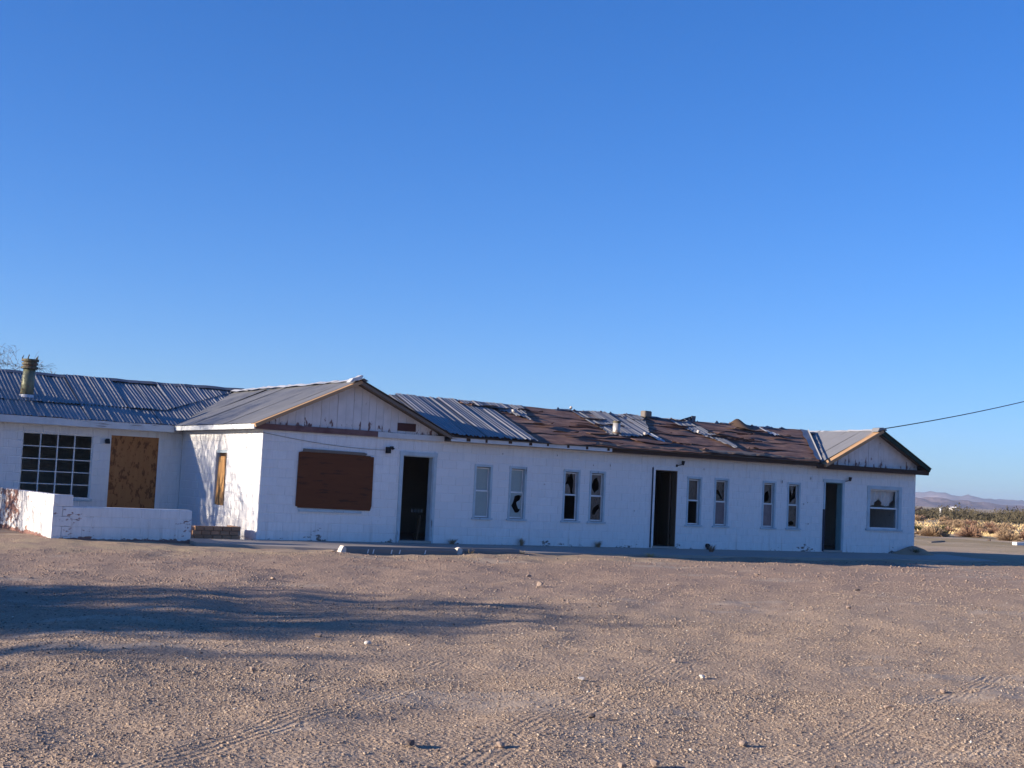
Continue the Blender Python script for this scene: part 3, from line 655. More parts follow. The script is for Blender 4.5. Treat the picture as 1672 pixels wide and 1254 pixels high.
# torn, curled pieces along the ridge
def flap(pts, th, mat, name, lab=None):
    P_ = [Vector(p) for p in pts]; n = (P_[1]-P_[0]).cross(P_[-1]-P_[0]).normalized()*th
    mb = MB(); k = len(P_); mb.add([p for p in P_]+[p+n for p in P_], [tuple(range(k)), tuple(range(2*k-1, k-1, -1))]+[(i, (i+1) % k, (i+1) % k+k, i+k) for i in range(k)])
    o = mb.build(name, mat, B)
    if lab: o['label'] = lab
    return o
flap([(13.75, 2.30, 3.62), (14.02, 2.34, 3.70), (14.45, 2.40, 3.82), (14.50, 2.52, 3.60), (13.8, 2.48, 3.60)], 0.012, M['tin_blue'], 'torn_sheet', 'bent dark sheet standing up on the ridge')
flap([(14.44, 2.38, 3.60), (14.52, 2.38, 3.60), (14.53, 2.36, 3.83), (14.36, 2.36, 3.83)], 0.02, M['tin_blue'], 'torn_sheet')
mb = MB()                                                     # felt lifted into a peak by the wind
for i in range(13):
    t = i/12; x = 15.55+1.1*t; h = 0.19*math.exp(-((t-0.62)/0.24)**2)
    for j in range(5):
        q = j/4; mb.v.append((x+0.10*(1-q)*(t-0.5), 1.55+0.85*q+0.1*h, 3.335+0.315*q+0.03+h*q**1.6))
mb.f = [(i*5+j, (i+1)*5+j, (i+1)*5+j+1, i*5+j+1) for i in range(12) for j in range(4)]
o = mb.build('roofing_felt', mat_simple('scorched_tan_felt', (0.20, 0.125, 0.07), (0.11, 0.07, 0.05), 3), B, smooth=True); o['label'] = 'brown roofing felt lifted to a peak at the ridge'
flap([(17.0, 2.2, 3.60), (17.35, 2.3, 3.72), (17.62, 2.35, 3.68), (17.3, 2.45, 3.58)], 0.012, M['tin_blue'], 'torn_sheet')
flap([(16.7, 2.15, 3.58), (16.95, 2.3, 3.64), (17.0, 2.4, 3.60), (16.8, 2.35, 3.57)], 0.012, M['tin_bright'], 'torn_sheet')
flap([(17.75, 2.3, 3.58), (18.0, 2.35, 3.73), (18.35, 2.35, 3.63), (18.6, 2.4, 3.56), (18.0, 2.45, 3.57)], 0.014, M['tin_blue'], 'torn_sheet')
flap([(18.5, 2.25, 3.57), (19.2, 2.3, 3.62), (19.3, 2.45, 3.58), (18.55, 2.45, 3.60)], 0.012, M['tin_dull'], 'torn_sheet')
flap([(12.2, 2.2, 3.60), (12.0, 2.35, 3.73), (11.8, 2.4, 3.70), (11.9, 2.45, 3.60)], 0.012, M['tin_blue'], 'torn_sheet')
flap([(10.6, 0.3, 2.93), (11.3, 0.33, 2.94), (11.9, 0.1, 2.86), (11.3, 0.0, 2.82), (10.7, 0.12, 2.87)], 0.01, M['felt'], 'torn_felt')
flap([(9.3, 0.55, 3.01), (10.0, 0.62, 3.04), (10.05, 0.48, 3.03), (9.35, 0.40, 2.985)], 0.01, M['felt'], 'torn_felt')
flap([(12.6, -0.2, 2.74), (14.3, -0.12, 2.77), (16.2, -0.3, 2.70), (15.0, -0.36, 2.68), (12.7, -0.36, 2.68)], 0.008, M['grey_wood'], 'eave_strip')
rgf = random.Random(77); M['felt_pale'] = mat_simple('sun_bleached_felt_edge', (0.30, 0.205, 0.14), (0.15, 0.10, 0.075), 5)
for q in range(34):
    t = rgf.uniform(0.06, 0.95); x0 = rgf.uniform(valley_l(t*LOL)+(3.2 if t < 0.95 else 0), valley_r(t*LOL)-1.3); L = rgf.uniform(0.35, 1.5); w = rgf.uniform(0.05, 0.22); n = 9; mb = MB(); base = LOO+LOS*t
    lift_ = rgf.uniform(0.03, 0.09); ph = rgf.random()*6
    for i in range(n):
        f_ = i/(n-1); w0 = w*(0.35+0.65*math.sin(math.pi*min(max(f_, 0.04), 0.96)))*rgf.uniform(0.6, 1.1)
        for j in range(3): mb.v.append(tuple(base+Vector((x0+L*f_+rgf.uniform(-.02, .02), 0, 0))-LOS.normalized()*(w0*j/2+0.05*math.sin(f_*5+ph))+N_*(0.062+lift_*(j/2)**2*(0.4+0.6*math.sin(f_*4+ph)**2))))
    mb.f = [(3*i+j, 3*i+j+1, 3*i+j+4, 3*i+j+3) for i in range(n-1) for j in range(2)]
    mb.build('torn_felt', M['felt_pale'] if q % 3 == 0 else M['felt'], B)
for q in range(26):                                   # scraps standing along the broken ridge
    x0 = rgf.uniform(8.2, 19.0); w = rgf.uniform(0.08, 0.45); hgt = rgf.uniform(0.02, 0.10)
    flap([(x0, 2.28, 3.58), (x0+w*0.5, 2.33, 3.66+hgt), (x0+w, 2.38, 3.63+hgt*rgf.random()), (x0+w*1.2, 2.44, 3.58)], 0.01, M['felt'] if q % 2 else M['tin_blue'], 'torn_felt' if q % 2 else 'torn_sheet')
mb = MB()
for i in range(60):                                   # pale torn lip of felt along the eave
    x = 9.0+7.8*i/59; w = 0.05+0.035*math.sin(i*1.7)+0.02*math.sin(i*0.6)
    mb.v += [tuple(LOO+Vector((x, -0.03, 0.035+0.012*math.sin(i*0.9)))), tuple(LOO+Vector((x, -0.03, 0.035+0.012*math.sin(i*0.9)))+LOS.normalized()*max(w, 0.02)+N_*0.03)]
mb.f = [(2*i, 2*i+1, 2*i+3, 2*i+2) for i in range(59)]
mb.build('eave_strip', M['felt_pale'], B)
# flue on the left roof
mb = MB(); fb = Vector((-3.80, 6.65, 3.10))
mb.tube([fb+Vector((0, 0, -0.1)), fb+Vector((0.01, 0, 0.42)), fb+Vector((0.03, 0, 0.80))], [0.165, 0.160, 0.150], 20)
fl = mb.build('flue', M['flue'], B, smooth=False); fl.data.shade_smooth()
mb = MB(); mb.tube([fb+Vector((0, 0, 0.02)), fb+Vector((0, 0, 0.10))], [0.20, 0.175], 20, False); mb.build('flue_collar', M['tin_bright'], fl)
for o in [fl.children[0]]: pass
mb = MB()
for z, r in ((0.76, 0.215), (0.86, 0.20), (0.95, 0.215)):
    mb.tube([fb+Vector((0.03, 0, z)), fb+Vector((0.03, 0, z+0.055))], [r, r*0.97], 20)
mb.tube([fb+Vector((0.03, 0, 0.78)), fb+Vector((0.035, 0, 0.98))], [0.165, 0.17], 16)
for a in range(5):
    t = a*1.256+0.4; p = fb+Vector((0.03+0.19*math.cos(t), 0.19*math.sin(t), 0.95))
    mb.tube([p, p+Vector((0.01*a-0.02, 0, 0.09)), p+Vector((0.03, 0.01, 0.15+0.02*(a % 2)))], [0.016, 0.014, 0.008], 6)
mb.build('flue_cap', M['flue_rust'], fl)
fl2 = MB().obox(fb+Vector((-0.32, -0.36, -0.215)), (1, 0, 0), LS.normalized(), Vector((1,0,0)).cross(LS.normalized()), 0.62, 0.62, 0.035).build('flue_flashing', M['felt'], fl)
# vent pipe on the long roof
vb = Vector((10.36, 0.62, 2.98))
mb = MB(); mb.tube([vb+Vector((0, 0, -0.08)), vb+Vector((0, 0, 0.36))], [0.105, 0.10], 18); vp = mb.build('vent_pipe', mat_metal('old_vent_metal', (0.50, 0.50, 0.49), (0.30, 0.28, 0.26), 0.56, 0.35, 0.45), B); vp.data.shade_smooth()
MB().tube([vb+Vector((0, 0, 0.0)), vb+Vector((0, 0, 0.09))], [0.15, 0.125], 18).build('pipe_collar', M['flue_rust'], vp)
MB().obox(vb+Vector((-0.24, -0.22, -0.055)), (1, 0, 0), LOS.normalized(), N_, 0.50, 0.40, 0.012).build('pipe_flashing', M['tin_bright'], vp)
MB().tube([vb+Vector((0, 0, 0.35)), vb+Vector((0, 0, 0.40))], [0.112, 0.108], 18).build('pipe_cap', M['flue_rust'], vp)

# windows ---------------------------------------------------------------
def poly_plate(polys, y0, y1):
    """plate in local x/z from outline polys (first outer, rest holes), y0..y1 thick"""
    bm = bmesh.new(); edges = []
    for pl in polys:
        vs = [bm.verts.new((a, y0, b)) for a, b in pl]
        edges += [bm.edges.new((vs[i], vs[(i+1) % len(vs)])) for i in range(len(vs))]
    bmesh.ops.triangle_fill(bm, use_beauty=True, use_dissolve=False, edges=edges, normal=(0, -1, 0))
    r = bmesh.ops.extrude_face_region(bm, geom=list(bm.faces))
    for v in [g for g in r['geom'] if isinstance(g, bmesh.types.BMVert)]: v.co.y = y1
    bmesh.ops.recalc_face_normals(bm, faces=bm.faces)
    me = bpy.data.meshes.new('pane'); bm.to_mesh(me); bm.free(); return me
def blob(cx, cz, rx, rz, n=14, seed=0, jag=0.25):
    rg = random.Random(seed); return [(cx+rx*math.cos(2*math.pi*i/n)*(1+rg.uniform(-jag, jag)), cz+rz*math.sin(2*math.pi*i/n)*(1+rg.uniform(-jag, jag))) for i in range(n)]
def local(name, me, mat, parent, smooth=False):
    if not me.materials: me.materials.append(mat)
    o = bpy.data.objects.new(name, me); COL.objects.link(o); o.parent = parent
    if smooth: me.shade_smooth()
    return o
def sash_window(x0, x1, upper, lower, label, casing=0.045, left_dark=False):
    w, h = x1-x0, WZ[1]-WZ[0]; mb = MB(); c = casing
    mb.box(-0.012, c, -0.014, 0.12, 0.0, h); mb.box(w-c, w+0.012, -0.014, 0.12, 0.0, h); mb.box(-0.012, w+0.012, -0.018, 0.12, h-c, h+0.012)
    me = mb.mesh('window'); me.materials.append(M['teal'] if False else M['frame'])
    fr = link('window', me, None, B, (x0, 0, WZ[0])); fr['label'] = label
    mb = MB(); mb.box(-0.05, w+0.05, -0.045, 0.10, -0.045, -0.001); local('sill', mb.mesh('sill'), M['frame'], fr)
    a, b = c+0.006, w-c-0.012; mid = h*0.50; st = 0.022
    for nm, z0, z1, y in (('sash', mid, h-c-0.016, 0.075), ('sash', 0.012, mid+0.03, 0.045)):
        mb = MB(); mb.box(a, a+st, y, y+0.028, z0, z1); mb.box(b-st, b, y, y+0.028, z0, z1)
        mb.box(a+st, b-st, y, y+0.028, z1-(0.03 if z1 > mid+0.2 else 0.035), z1); mb.box(a+st, b-st, y, y+0.028, z0, z0+0.035)
        local(nm, mb.mesh(nm), M['sash'], fr)
    for spec, z0, z1, y in ((upper, mid+0.036, h-c-0.047, 0.088), (lower, 0.048, mid-0.006, 0.058)):
        if spec is None: continue
        A, Bx = a+st+0.001, b-st-0.001; W_, H_ = Bx-A, z1-z0
        mt, holes, shards = spec
        sc = lambda pl: [(A+min(max(px, 0.0), 1.0)*W_, z0+min(max(pz, 0.0), 1.0)*H_) for px, pz in pl]
        if shards is None:
            polys = [sc([(0, 0), (1, 0), (1, 1), (0, 1)])]+[sc([(min(max(p[0], 0.012), 0.988), min(max(p[1], 0.012), 0.988)) for p in hl]) for hl in holes]
            local('pane', poly_plate(polys, y, y+0.004), M[mt], fr)
        else:
            mb = MB()
            for sh in shards: mb.prism(sc(sh), y, y+0.004)
            me = mb.mesh('pane'); local('pane', me, M[mt], fr)
    return fr
C_hole = [(px+0.05*math.sin(i*2.7), pz+0.025*math.sin(i*4.1)) for i, (px, pz) in enumerate([(0.98, 0.90), (0.72, 0.95), (0.45, 0.86), (0.25, 0.66), (0.20, 0.48), (0.28, 0.30), (0.50, 0.20), (0.75, 0.20), (0.93, 0.30), (0.80, 0.36), (0.58, 0.50), (0.62, 0.60), (0.80, 0.74)])]
full = lambda m_: (m_, [], None)
sash_window(*WINS[0], full('pane_frost'), full('pane_frost'), 'sash window with both panes pale and unbroken')
sash_window(*WINS[1], full('pane_frost'), ('pane_frost', [C_hole], None), 'sash window with a C shaped hole in its lower pale pane')
sash_window(*WINS[2], ('pane_shard', [], [[(0, 1), (0, 0.45), (0.22, 0.62), (0.30, 1)], [(0.0, 0.0), (0.62, 0.0), (0.55, 0.30), (0.35, 0.5), (0.1, 0.42), (0, 0.45)], [(1, 1), (0.70, 1), (0.86, 0.6), (0.78, 0.2), (0.85, 0.0), (1, 0)], [(0.36, 1), (0.42, 0.80), (0.5, 1)]]), None, 'sash window with jagged shards above and an empty lower sash')
sash_window(*WINS[3], ('pane_shard', [blob(0.5, 0.52, 0.36, 0.36, 15, 4)], None), ('pane_brown', [[(0.2, 0.35), (0.35, 0.52), (0.6, 0.62), (0.82, 0.70), (0.9, 0.5), (0.7, 0.42), (0.5, 0.22), (0.3, 0.2)]], None), 'sash window with a large round hole in its upper pane')
sash_window(*WINS[4], full('pane_brown'), None, 'sash window with brown upper pane and an empty lower sash')
sash_window(*WINS[5], ('pane_brown', [[(0.10, 0.58), (0.3, 0.60), (0.55, 0.42), (0.85, 0.12), (0.72, 0.08), (0.45, 0.30), (0.12, 0.42)]], None), full('pane_grey'), 'sash window with a slanting crack in its brown upper pane')
sash_window(*WINS[6], ('pane_brown', [[(0.1, 0.10), (0.2, 0.45), (0.4, 0.62), (0.62, 0.66), (0.75, 0.4), (0.70, 0.12), (0.4, 0.04)]], None), full('pane_grey'), 'sash window with a ragged hole in its brown upper pane')
sash_window(*WINS[7], ('pane_shard', [], [[(0.25, 1), (0.75, 1), (0.55, 0.45)], [(0, 1), (0, 0.0), (0.3, 0.0), (0.2, 0.6), (0.18, 1)], [(0.3, 0), (1, 0), (1, 0.35), (0.6, 0.25)]]), ('pane_brown', [blob(0.45, 0.16, 0.33, 0.11, 12, 3)], None), 'sash window with pointed shards above and a low hole below')
# wide window at the right end, with the curtains left inside
def wide_window():
    x0, x1, z0, z1 = 19.42, 20.76, 0.73, 1.95; w, h = x1-x0, z1-z0; c = 0.075
    mb = MB(); mb.box(-0.07, c-0.03, -0.022, 0.15, 0, h); mb.box(w-c+0.02, w+0.07, -0.022, 0.15, 0, h); mb.box(-0.07, w+0.07, -0.026, 0.15, h-0.03, h+0.07)
    fr = link('window', mb.mesh('window'), M['frame'], B, (x0, 0, z0)); fr['label'] = 'wide window at the right end with swagged white curtains inside'
    local('sill', MB().box(-0.11, w+0.11, -0.05, 0.12, -0.06, -0.001).mesh('sill'), M['frame'], fr)
    a, b = c-0.028, w-c+0.018; mid = 0.50*h
    for z_0, z_1, y in ((mid, h-0.032, 0.075), (0.001, mid+0.03, 0.045)):
        mb = MB(); mb.box(a, a+0.04, y, y+0.03, z_0, z_1); mb.box(b-0.04, b, y, y+0.03, z_0, z_1); mb.box(a+0.04, b-0.04, y, y+0.03, z_0, z_0+0.04); mb.box(a+0.04, b-0.04, y, y+0.03, z_1-0.04, z_1)
        local('sash', mb.mesh('sash'), M['sash'], fr)
    A, Bx = a+0.041, b-0.041
    local('pane', poly_plate([[(A, mid+0.041), (Bx, mid+0.041), (Bx, h-0.073), (A, h-0.073)]], 0.088, 0.092), M['pane_clear'], fr)
    local('pane', poly_plate([[(A, 0.042), (Bx, 0.042), (Bx, mid-0.012), (A, mid-0.012)]], 0.058, 0.062), M['pane_clear'], fr)
    for cx in (0.36, 1.02):                       # swags gathered to both sides
        mb = MB(); n = 22
        for i in range(n+1):
            t = i/n; x = cx-0.34+0.68*t; fold = 0.03*math.sin(t*26)
            drop = 0.50*(0.35+0.65*abs(math.sin(math.pi*t))**0.8)
            for j in range(5): mb.v.append((x, 0.20+fold*(0.4+j/4)+0.02*j, h-0.04-drop*j/4))
        mb.f = [(i*5+j, (i+1)*5+j, (i+1)*5+j+1, i*5+j+1) for i in range(n) for j in range(4)]
        local('curtain', mb.mesh('curtain'), M['curtain'], fr, True)
    mb = MB(); n = 12
    for i in range(n+1):
        t = i/n; x = 0.04+0.20*t
        for j in range(6): mb.v.append((x*(1-0.4*j/5)+0.03, 0.22+0.03*math.sin(t*18), h-0.05-(h-0.1)*j/5))
    mb.f = [(i*6+j, (i+1)*6+j, (i+1)*6+j+1, i*6+j+1) for i in range(n) for j in range(5)]
    local('curtain', mb.mesh('curtain'), M['curtain'], fr, True)
wide_window()
# many-paned steel window on the left wing
def grid_window():
    x0, z0, w, h = -4.03, 0.64, 1.73, 1.60
    mb = MB(); e = 0.03
    mb.box(0, e, 0.03, 0.09, 0, h); mb.box(w-e, w, 0.03, 0.09, 0, h); mb.box(e, w-e, 0.03, 0.09, 0, e); mb.box(e, w-e, 0.03, 0.09, h-e, h)
    fr = link('window', mb.mesh('window'), M['sash'], B, (x0, 5.65, z0)); fr['label'] = 'large dark window of twenty small panes'
    local('sill', MB().box(-0.04, w+0.06, -0.035, 0.15, -0.06, -0.001).mesh('sill'), M['frame'], fr)
    xs = np.linspace(e, w-e, 5); zs = np.linspace(e, h-e, 6); b = 0.014
    for i in range(1, 4): local('glazing_bar', MB().box(xs[i]-b, xs[i]+b, 0.035, 0.085, e, h-e).mesh('glazing_bar'), M['sash'], fr)
    for j in range(1, 5):
        for i in range(4): local('glazing_bar', MB().box(xs[i]+(b if i else 0), xs[i+1]-(b if i < 3 else 0), 0.042, 0.08, zs[j]-0.011, zs[j]+0.011).mesh('glazing_bar'), M['sash'], fr)
    for j in range(5):
        for i in range(4):
            if (i, j) in ((1, 1), (3, 2), (0, 3), (2, 0)): continue          # panes knocked out
            local('pane', MB().box(xs[i]+b, xs[i+1]-b, 0.06, 0.064, zs[j]+0.011, zs[j+1]-0.011).mesh('pane'), M['pane_clear'], fr)
grid_window()
# boarded openings
o = MB().box(0, 1.24, 0.02, 0.045, 0, 2.25).mesh('door_board'); o = link('door_board', o, M['plywood'], B, (-1.855, 5.65, 0.03)); o['label'] = 'orange plywood sheet nailed over the left doorway'
mb = MB(); mb.prism([(0.89, 0.79), (1.00, 0.755), (2.78, 0.735), (2.815, 0.85), (2.81, 2.005), (2.60, 2.015), (2.58, 2.03), (0.99, 2.045), (0.90, 2.025)], -0.035, -0.012)
o = mb.build('window_board', M['board'], B); o['label'] = 'dark brown plywood sheet over the window of the left gable front'
o = MB().prism([(1.00, 2.05), (2.60, 2.035), (2.63, 2.075), (2.55, 2.10), (1.01, 2.115)], -0.04, -0.003).build('lintel_board', M['grey_wood'], B)
MB().box(0.98, 2.56, -0.045, 0.05, 0.665, 0.715).build('sill', M['frame'], B)
MB().box(0.955, 2.745, 0.03, 0.06, 0.752, 2.02).build('window_backing', M['dark_wood'], B)
# narrow window on the sunlit side wall: splintered board in a frame
mb = MB(); L0 = 5.65-3.00
sw = link('window', MB().box(0, 0.75, 0.02, 0.10, 1.27, 1.34).mesh('window'), M['frame'], B, (0, 3.00, 0.68), -math.pi/2); sw['label'] = 'narrow side window filled by a splintered board'
local('board', MB().prism([(0.02, 0.02), (0.60, -0.04), (0.66, 0.0), (0.70, 0.55), (0.70, 1.18), (0.40, 1.19), (0.12, 1.17), (0.06, 0.5)], 0.035, 0.06).mesh('board'), M['stripped'], sw)
local('jamb', MB().box(0.705, 0.749, -0.012, 0.16, 0.0, 1.268).mesh('jamb'), M['jamb_brown'], sw)
local('backing', MB().box(0.001, 0.704, 0.10, 0.13, 0.0, 1.268).mesh('backing'), M['dark_wood'], sw)
# doorways
def doorway(x0, x1, z1, casing_mat, lin_mat, label, cw=0.085, left=True, right=True, head=0.09, thr=True):
    w = x1-x0; mb = MB()
    if left: mb.box(-cw, 0.0, -0.024, 0.0, 0.0, z1)
    if right: mb.box(w, w+cw, -0.024, 0.0, 0.0, z1)
    mb.box(-cw-0.01, w+cw+0.01, -0.028, 0.0, z1+0.001, z1+head)
    fr = link('door_frame', mb.mesh('door_frame'), casing_mat, B, (x0, 0, 0.0)); fr['label'] = label
    mb = MB(); mb.box(-0.002, 0.022, 0.003, 0.195, 0.04, z1); mb.box(w-0.022, w+0.002, 0.003, 0.195, 0.04, z1); mb.box(0.022, w-0.022, 0.003, 0.195, z1-0.022, z1)
    local('jamb', mb.mesh('jamb'), lin_mat, fr)
    if thr: local('threshold', MB().box(-0.02, w+0.02, -0.05, 0.19, 0.0, 0.055).mesh('threshold'), M['concrete'], fr)
    return fr
doorway(3.60, 4.44, 2.10, M['frame'], M['frame'], 'open doorway framed in pale blue white boards beside the boarded window')
d2 = doorway(11.26, 12.03, 2.11, M['sash'], M['jamb_brown'], 'open doorway with splintered white left casing and brown jamb', right=False, cw=0.07)
local('jamb', MB().box(-0.10, -0.072, -0.03, 0.0, 0.02, 2.17).mesh('jamb'), M['jamb_dark'], d2)
local('door_leaf', MB().obox((0.72, 0.20, 0.06), (0.30, 0.95, 0), (0, 0, 1), (-0.95, 0.30, 0), 0.72, 2.0, 0.04).mesh('door_leaf'), M['jamb_brown'], d2)
d3 = doorway(17.60, 18.30, 2.05, M['frame'], M['teal'], 'open doorway with dark left jamb below the right gable', left=False, cw=0.08)
local('jamb', MB().box(-0.07, 0.0, -0.025, 0.0, 0.02, 1.25).mesh('jamb'), M['jamb_dark'], d3); local('jamb', MB().box(-0.06, 0.0, -0.022, 0.0, 1.251, 2.05).mesh('jamb'), M['frame'], d3)
MB().prism([(XR+0.001, 2.455), (21.70, 2.455), (21.70, 2.60), (XR+0.001, 2.70)], -0.30, -0.04).build('eave_return', M['dark_wood'], B)
# lamps, pipe stub
def lamp(x, y, z, kind):
    mb = MB()
    if kind == 0: mb.box(x-0.05, x+0.05, y-0.10, y-0.001, z-0.08, z+0.07); mb.tube([(x+0.03, y-0.06, z+0.06), (x+0.10, y-0.09, z+0.05), (x+0.12, y-0.10, z+0.02)], [0.03, 0.045, 0.05], 8)
    elif kind == 1: mb.tube([(x, y, z), (x, y-0.10, z+0.01)], 0.05, 10); mb.tube([(x, y-0.10, z+0.05), (x, y-0.11, z-0.07)], [0.05, 0.065], 10)
    else: mb.tube([(x-0.12, y-0.002, z-0.05), (x-0.02, y-0.08, z-0.02), (x, y-0.10, z+0.03)], 0.012, 6); mb.tube([(x, y-0.10, z-0.03), (x+0.02, y-0.10, z+0.08)], [0.035, 0.05], 8); mb.box(x-0.16, x-0.10, y-0.012, y-0.001, z-0.09, z-0.02)
    mb.build('wall_lamp', M['black_metal'], B)
lamp(3.17, 0, 2.20, 0); lamp(-1.97, 5.65, 2.13, 1); lamp(12.12, 0, 2.31, 2); lamp(18.50, 0, 2.15, 2)
mb = MB(); mb.tube([(13.16, 0.0, 0.10), (13.16, -0.07, 0.10)], 0.06, 12); mb.tube([(13.16, -0.04, 0.06), (13.16, -0.05, -0.04)], 0.035, 8); mb.build('drain_pipe', M['black_metal'], B)
mb = MB(); mb.tube([(t*3.15-0.0, -0.012, 2.42-0.18*math.sin(t*math.pi*0.62)-0.06*t) for t in np.linspace(0, 1, 14)], 0.005, 5); mb.build('loose_wire', M['grey_wood'], B)
for (x, z, s) in ((9.75, 2.15, 0.03), (9.2, 2.13, 0.02), (17.0, 2.13, 0.035), (12.95, 2.20, 0.03), (16.75, 1.37, 0.03), (16.9, 1.42, 0.02), (16.95, 0.80, 0.025), (6.4, 2.28, 0.02), (8.05, 2.33, 0.02), (15.88, 1.98, 0.05), (10.6, 0.98, 0.02)):
    MB().tube([(x, 0.0, z), (x+0.01, -0.008, z)], [s, s*0.8], 7).build('chipped_anchor', M['cinder'], B)   # knocked-out fixings

# ------------------------------------------------------------------ slab, kerbs, garden wall, planter
mb = MB(); pl = [(-1.74, 0.0), (-1.74, -1.05), (0.2, -1.75), (1.2, -2.05), (4.0, -2.08), (9.0, -1.98), (15, -2.05), (22.8, -2.05), (22.8, 0.0)]
top = [(x, y, 0.0+0.028*y) for x, y in pl]; bot = [(x, y, -0.35) for x, y in pl]; n = len(pl)
mb.add(top+bot, [tuple(range(n-1, -1, -1)), tuple(range(n, 2*n))]+[(i, i+n, (i+1) % n+n, (i+1) % n) for i in range(n)])
tag(mb.build('pavement', M['concrete']), kind='structure')
def wheel_stop(x0, x1, y, label, rz):
    L = x1-x0; z0 = -0.17
    r = root('wheel_stop', ((x0+x1)/2, y, float(gz((x0+x1)/2, y))), label, 'wheel stop', 'concrete parking stops in front of the walkway')
    mb = MB(); pr = [(-0.10, z0), (0.10, z0), (0.10, -0.01), (0.065, 0.045), (-0.065, 0.045), (-0.10, -0.01)]
    def ring(x, k, zz): return [(x, y+a*k, b*zz-0.0) for a, b in pr]
    rings = [ring(x0, 0.85, 1), ring(x0+0.07, 1, 0.98), *[ring(x0+0.07+(L-0.14)*t, 1+0.04*math.sin(t*14), 1+0.05*math.sin(t*9)) for t in np.linspace(0.1, 0.9, 9)], ring(x1-0.07, 1, 1), ring(x1, 0.85, 1)]
    for q, g in enumerate(rings):
        for (a, b, c) in g: mb.v.append((a, b, (c if c < -0.15 else c-0.035*(q in (0, len(rings)-1)))-0.015))
    for q in range(len(rings)-1): mb.f += [(q*6+j, q*6+(j+1) % 6, (q+1)*6+(j+1) % 6, (q+1)*6+j) for j in range(6)]
    mb.f += [tuple(range(6)), tuple((len(rings)-1)*6+j for j in range(5, -1, -1))]
    mb.build('body', M['stopcrete'], r)
    return r, y
s1, yy = wheel_stop(0.97, 3.80, -2.42, 'dark concrete parking stop with white ticks nearest the first doorway', 0)
for x in (1.55, 1.68, 2.12, 2.32, 2.95): MB().obox((x, -2.526, -0.115), (1, 0, 0), (0.25, 0, 1), (0, -1, 0), 0.025, 0.09, 0.004).build('paint_mark', M['white_paint'], s1)
MB().prism([(0.90, -0.16), (1.06, -0.16), (1.05, 0.0), (0.99, 0.04), (0.95, -0.03)], -2.54, -2.36).build('broken_end', M['stone_white'], s1)
s2, yy = wheel_stop(3.93, 5.55, -2.30, 'dark concrete parking stop with a broken white end below the pale paned windows', 0)
MB().prism([(3.86, -0.12), (3.98, -0.13), (4.0, 0.0), (3.93, 0.045), (3.87, 0.02)], -2.40, -2.26).build('broken_end', M['stone_white'], s2)

# garden wall of painted block
G = root('garden_wall', (-4.6, -0.5, -0.1), 'low white painted block garden wall with a stepped corner in front of the grid window', 'wall')
def gblock(x0, x1, y0, y1, z0, z1, bev=0.006, round_=0):
    bm = bmesh.new(); bmesh.ops.create_cube(bm, size=1.0)
    for v in bm.verts: v.co = Vector(((x1-x0)*v.co.x, (y1-y0)*v.co.y, (z1-z0)*v.co.z))
    bmesh.ops.bevel(bm, geom=list(bm.edges), offset=bev, segments=1, affect='EDGES')
    if round_:
        for v in bm.verts: pass
    me = bpy.data.meshes.new('block'); bm.to_mesh(me); bm.free()
    return link('block', me, M['lowwall'], G, ((x0+x1)/2, (y0+y1)/2, (z0+z1)/2))
bh = 0.2032; zb = -0.19
# front run, X from -4.65 to -1.72 at Y = -0.60 (four courses, then the stepped corner one higher)
for c in range(4):
    z0 = zb+c*bh; x = -4.45 if c % 2 else -4.25
    while x < -1.74:
        e = min(x+0.4064, -1.72)
        if -1.72-e < 0.08: e = -1.72
        gblock(x+0.0035, e-0.0035, -0.60+random.uniform(0, 0.003), -0.42, z0+0.003, z0+bh-0.003, 0.012 if c == 3 else 0.005); x = e
for c in range(5):
    z0 = zb+c*bh+0.0; y = -0.60
    h1 = bh if c < 4 else 0.24
    gblock(-4.65, (-4.45 if c % 2 else -4.25)-0.0035, -0.60, -0.415, z0+0.003, z0+h1-0.003, 0.012 if c == 4 else 0.005)
    y = -0.41 if c % 2 else -0.41; first = True
    while y < 5.60:
        e = min(y+(0.2 if (c % 2 and first) else 0.4064), 5.63); first = False
        gblock(-4.65+random.uniform(0, 0.003), -4.455, y+0.0035, e-0.0035, z0+0.003, z0+h1-0.003, 0.012 if c == 4 else 0.005); y = e
MB().box(-4.64, -4.465, -0.59, 5.62, zb-0.1, zb+5*bh).build('mortar_core', M['lowwall'], G)
MB().box(-4.30, -1.735, -0.59, -0.43, zb-0.1, zb+4*bh-0.012).build('mortar_core', M['lowwall'], G)
# capping strip that catches the sun on the low run
MB().box(-3.95, -1.78, -0.585, -0.43, zb+4*bh-0.004, zb+4*bh+0.008).build('capping', M['lowwall'], G)
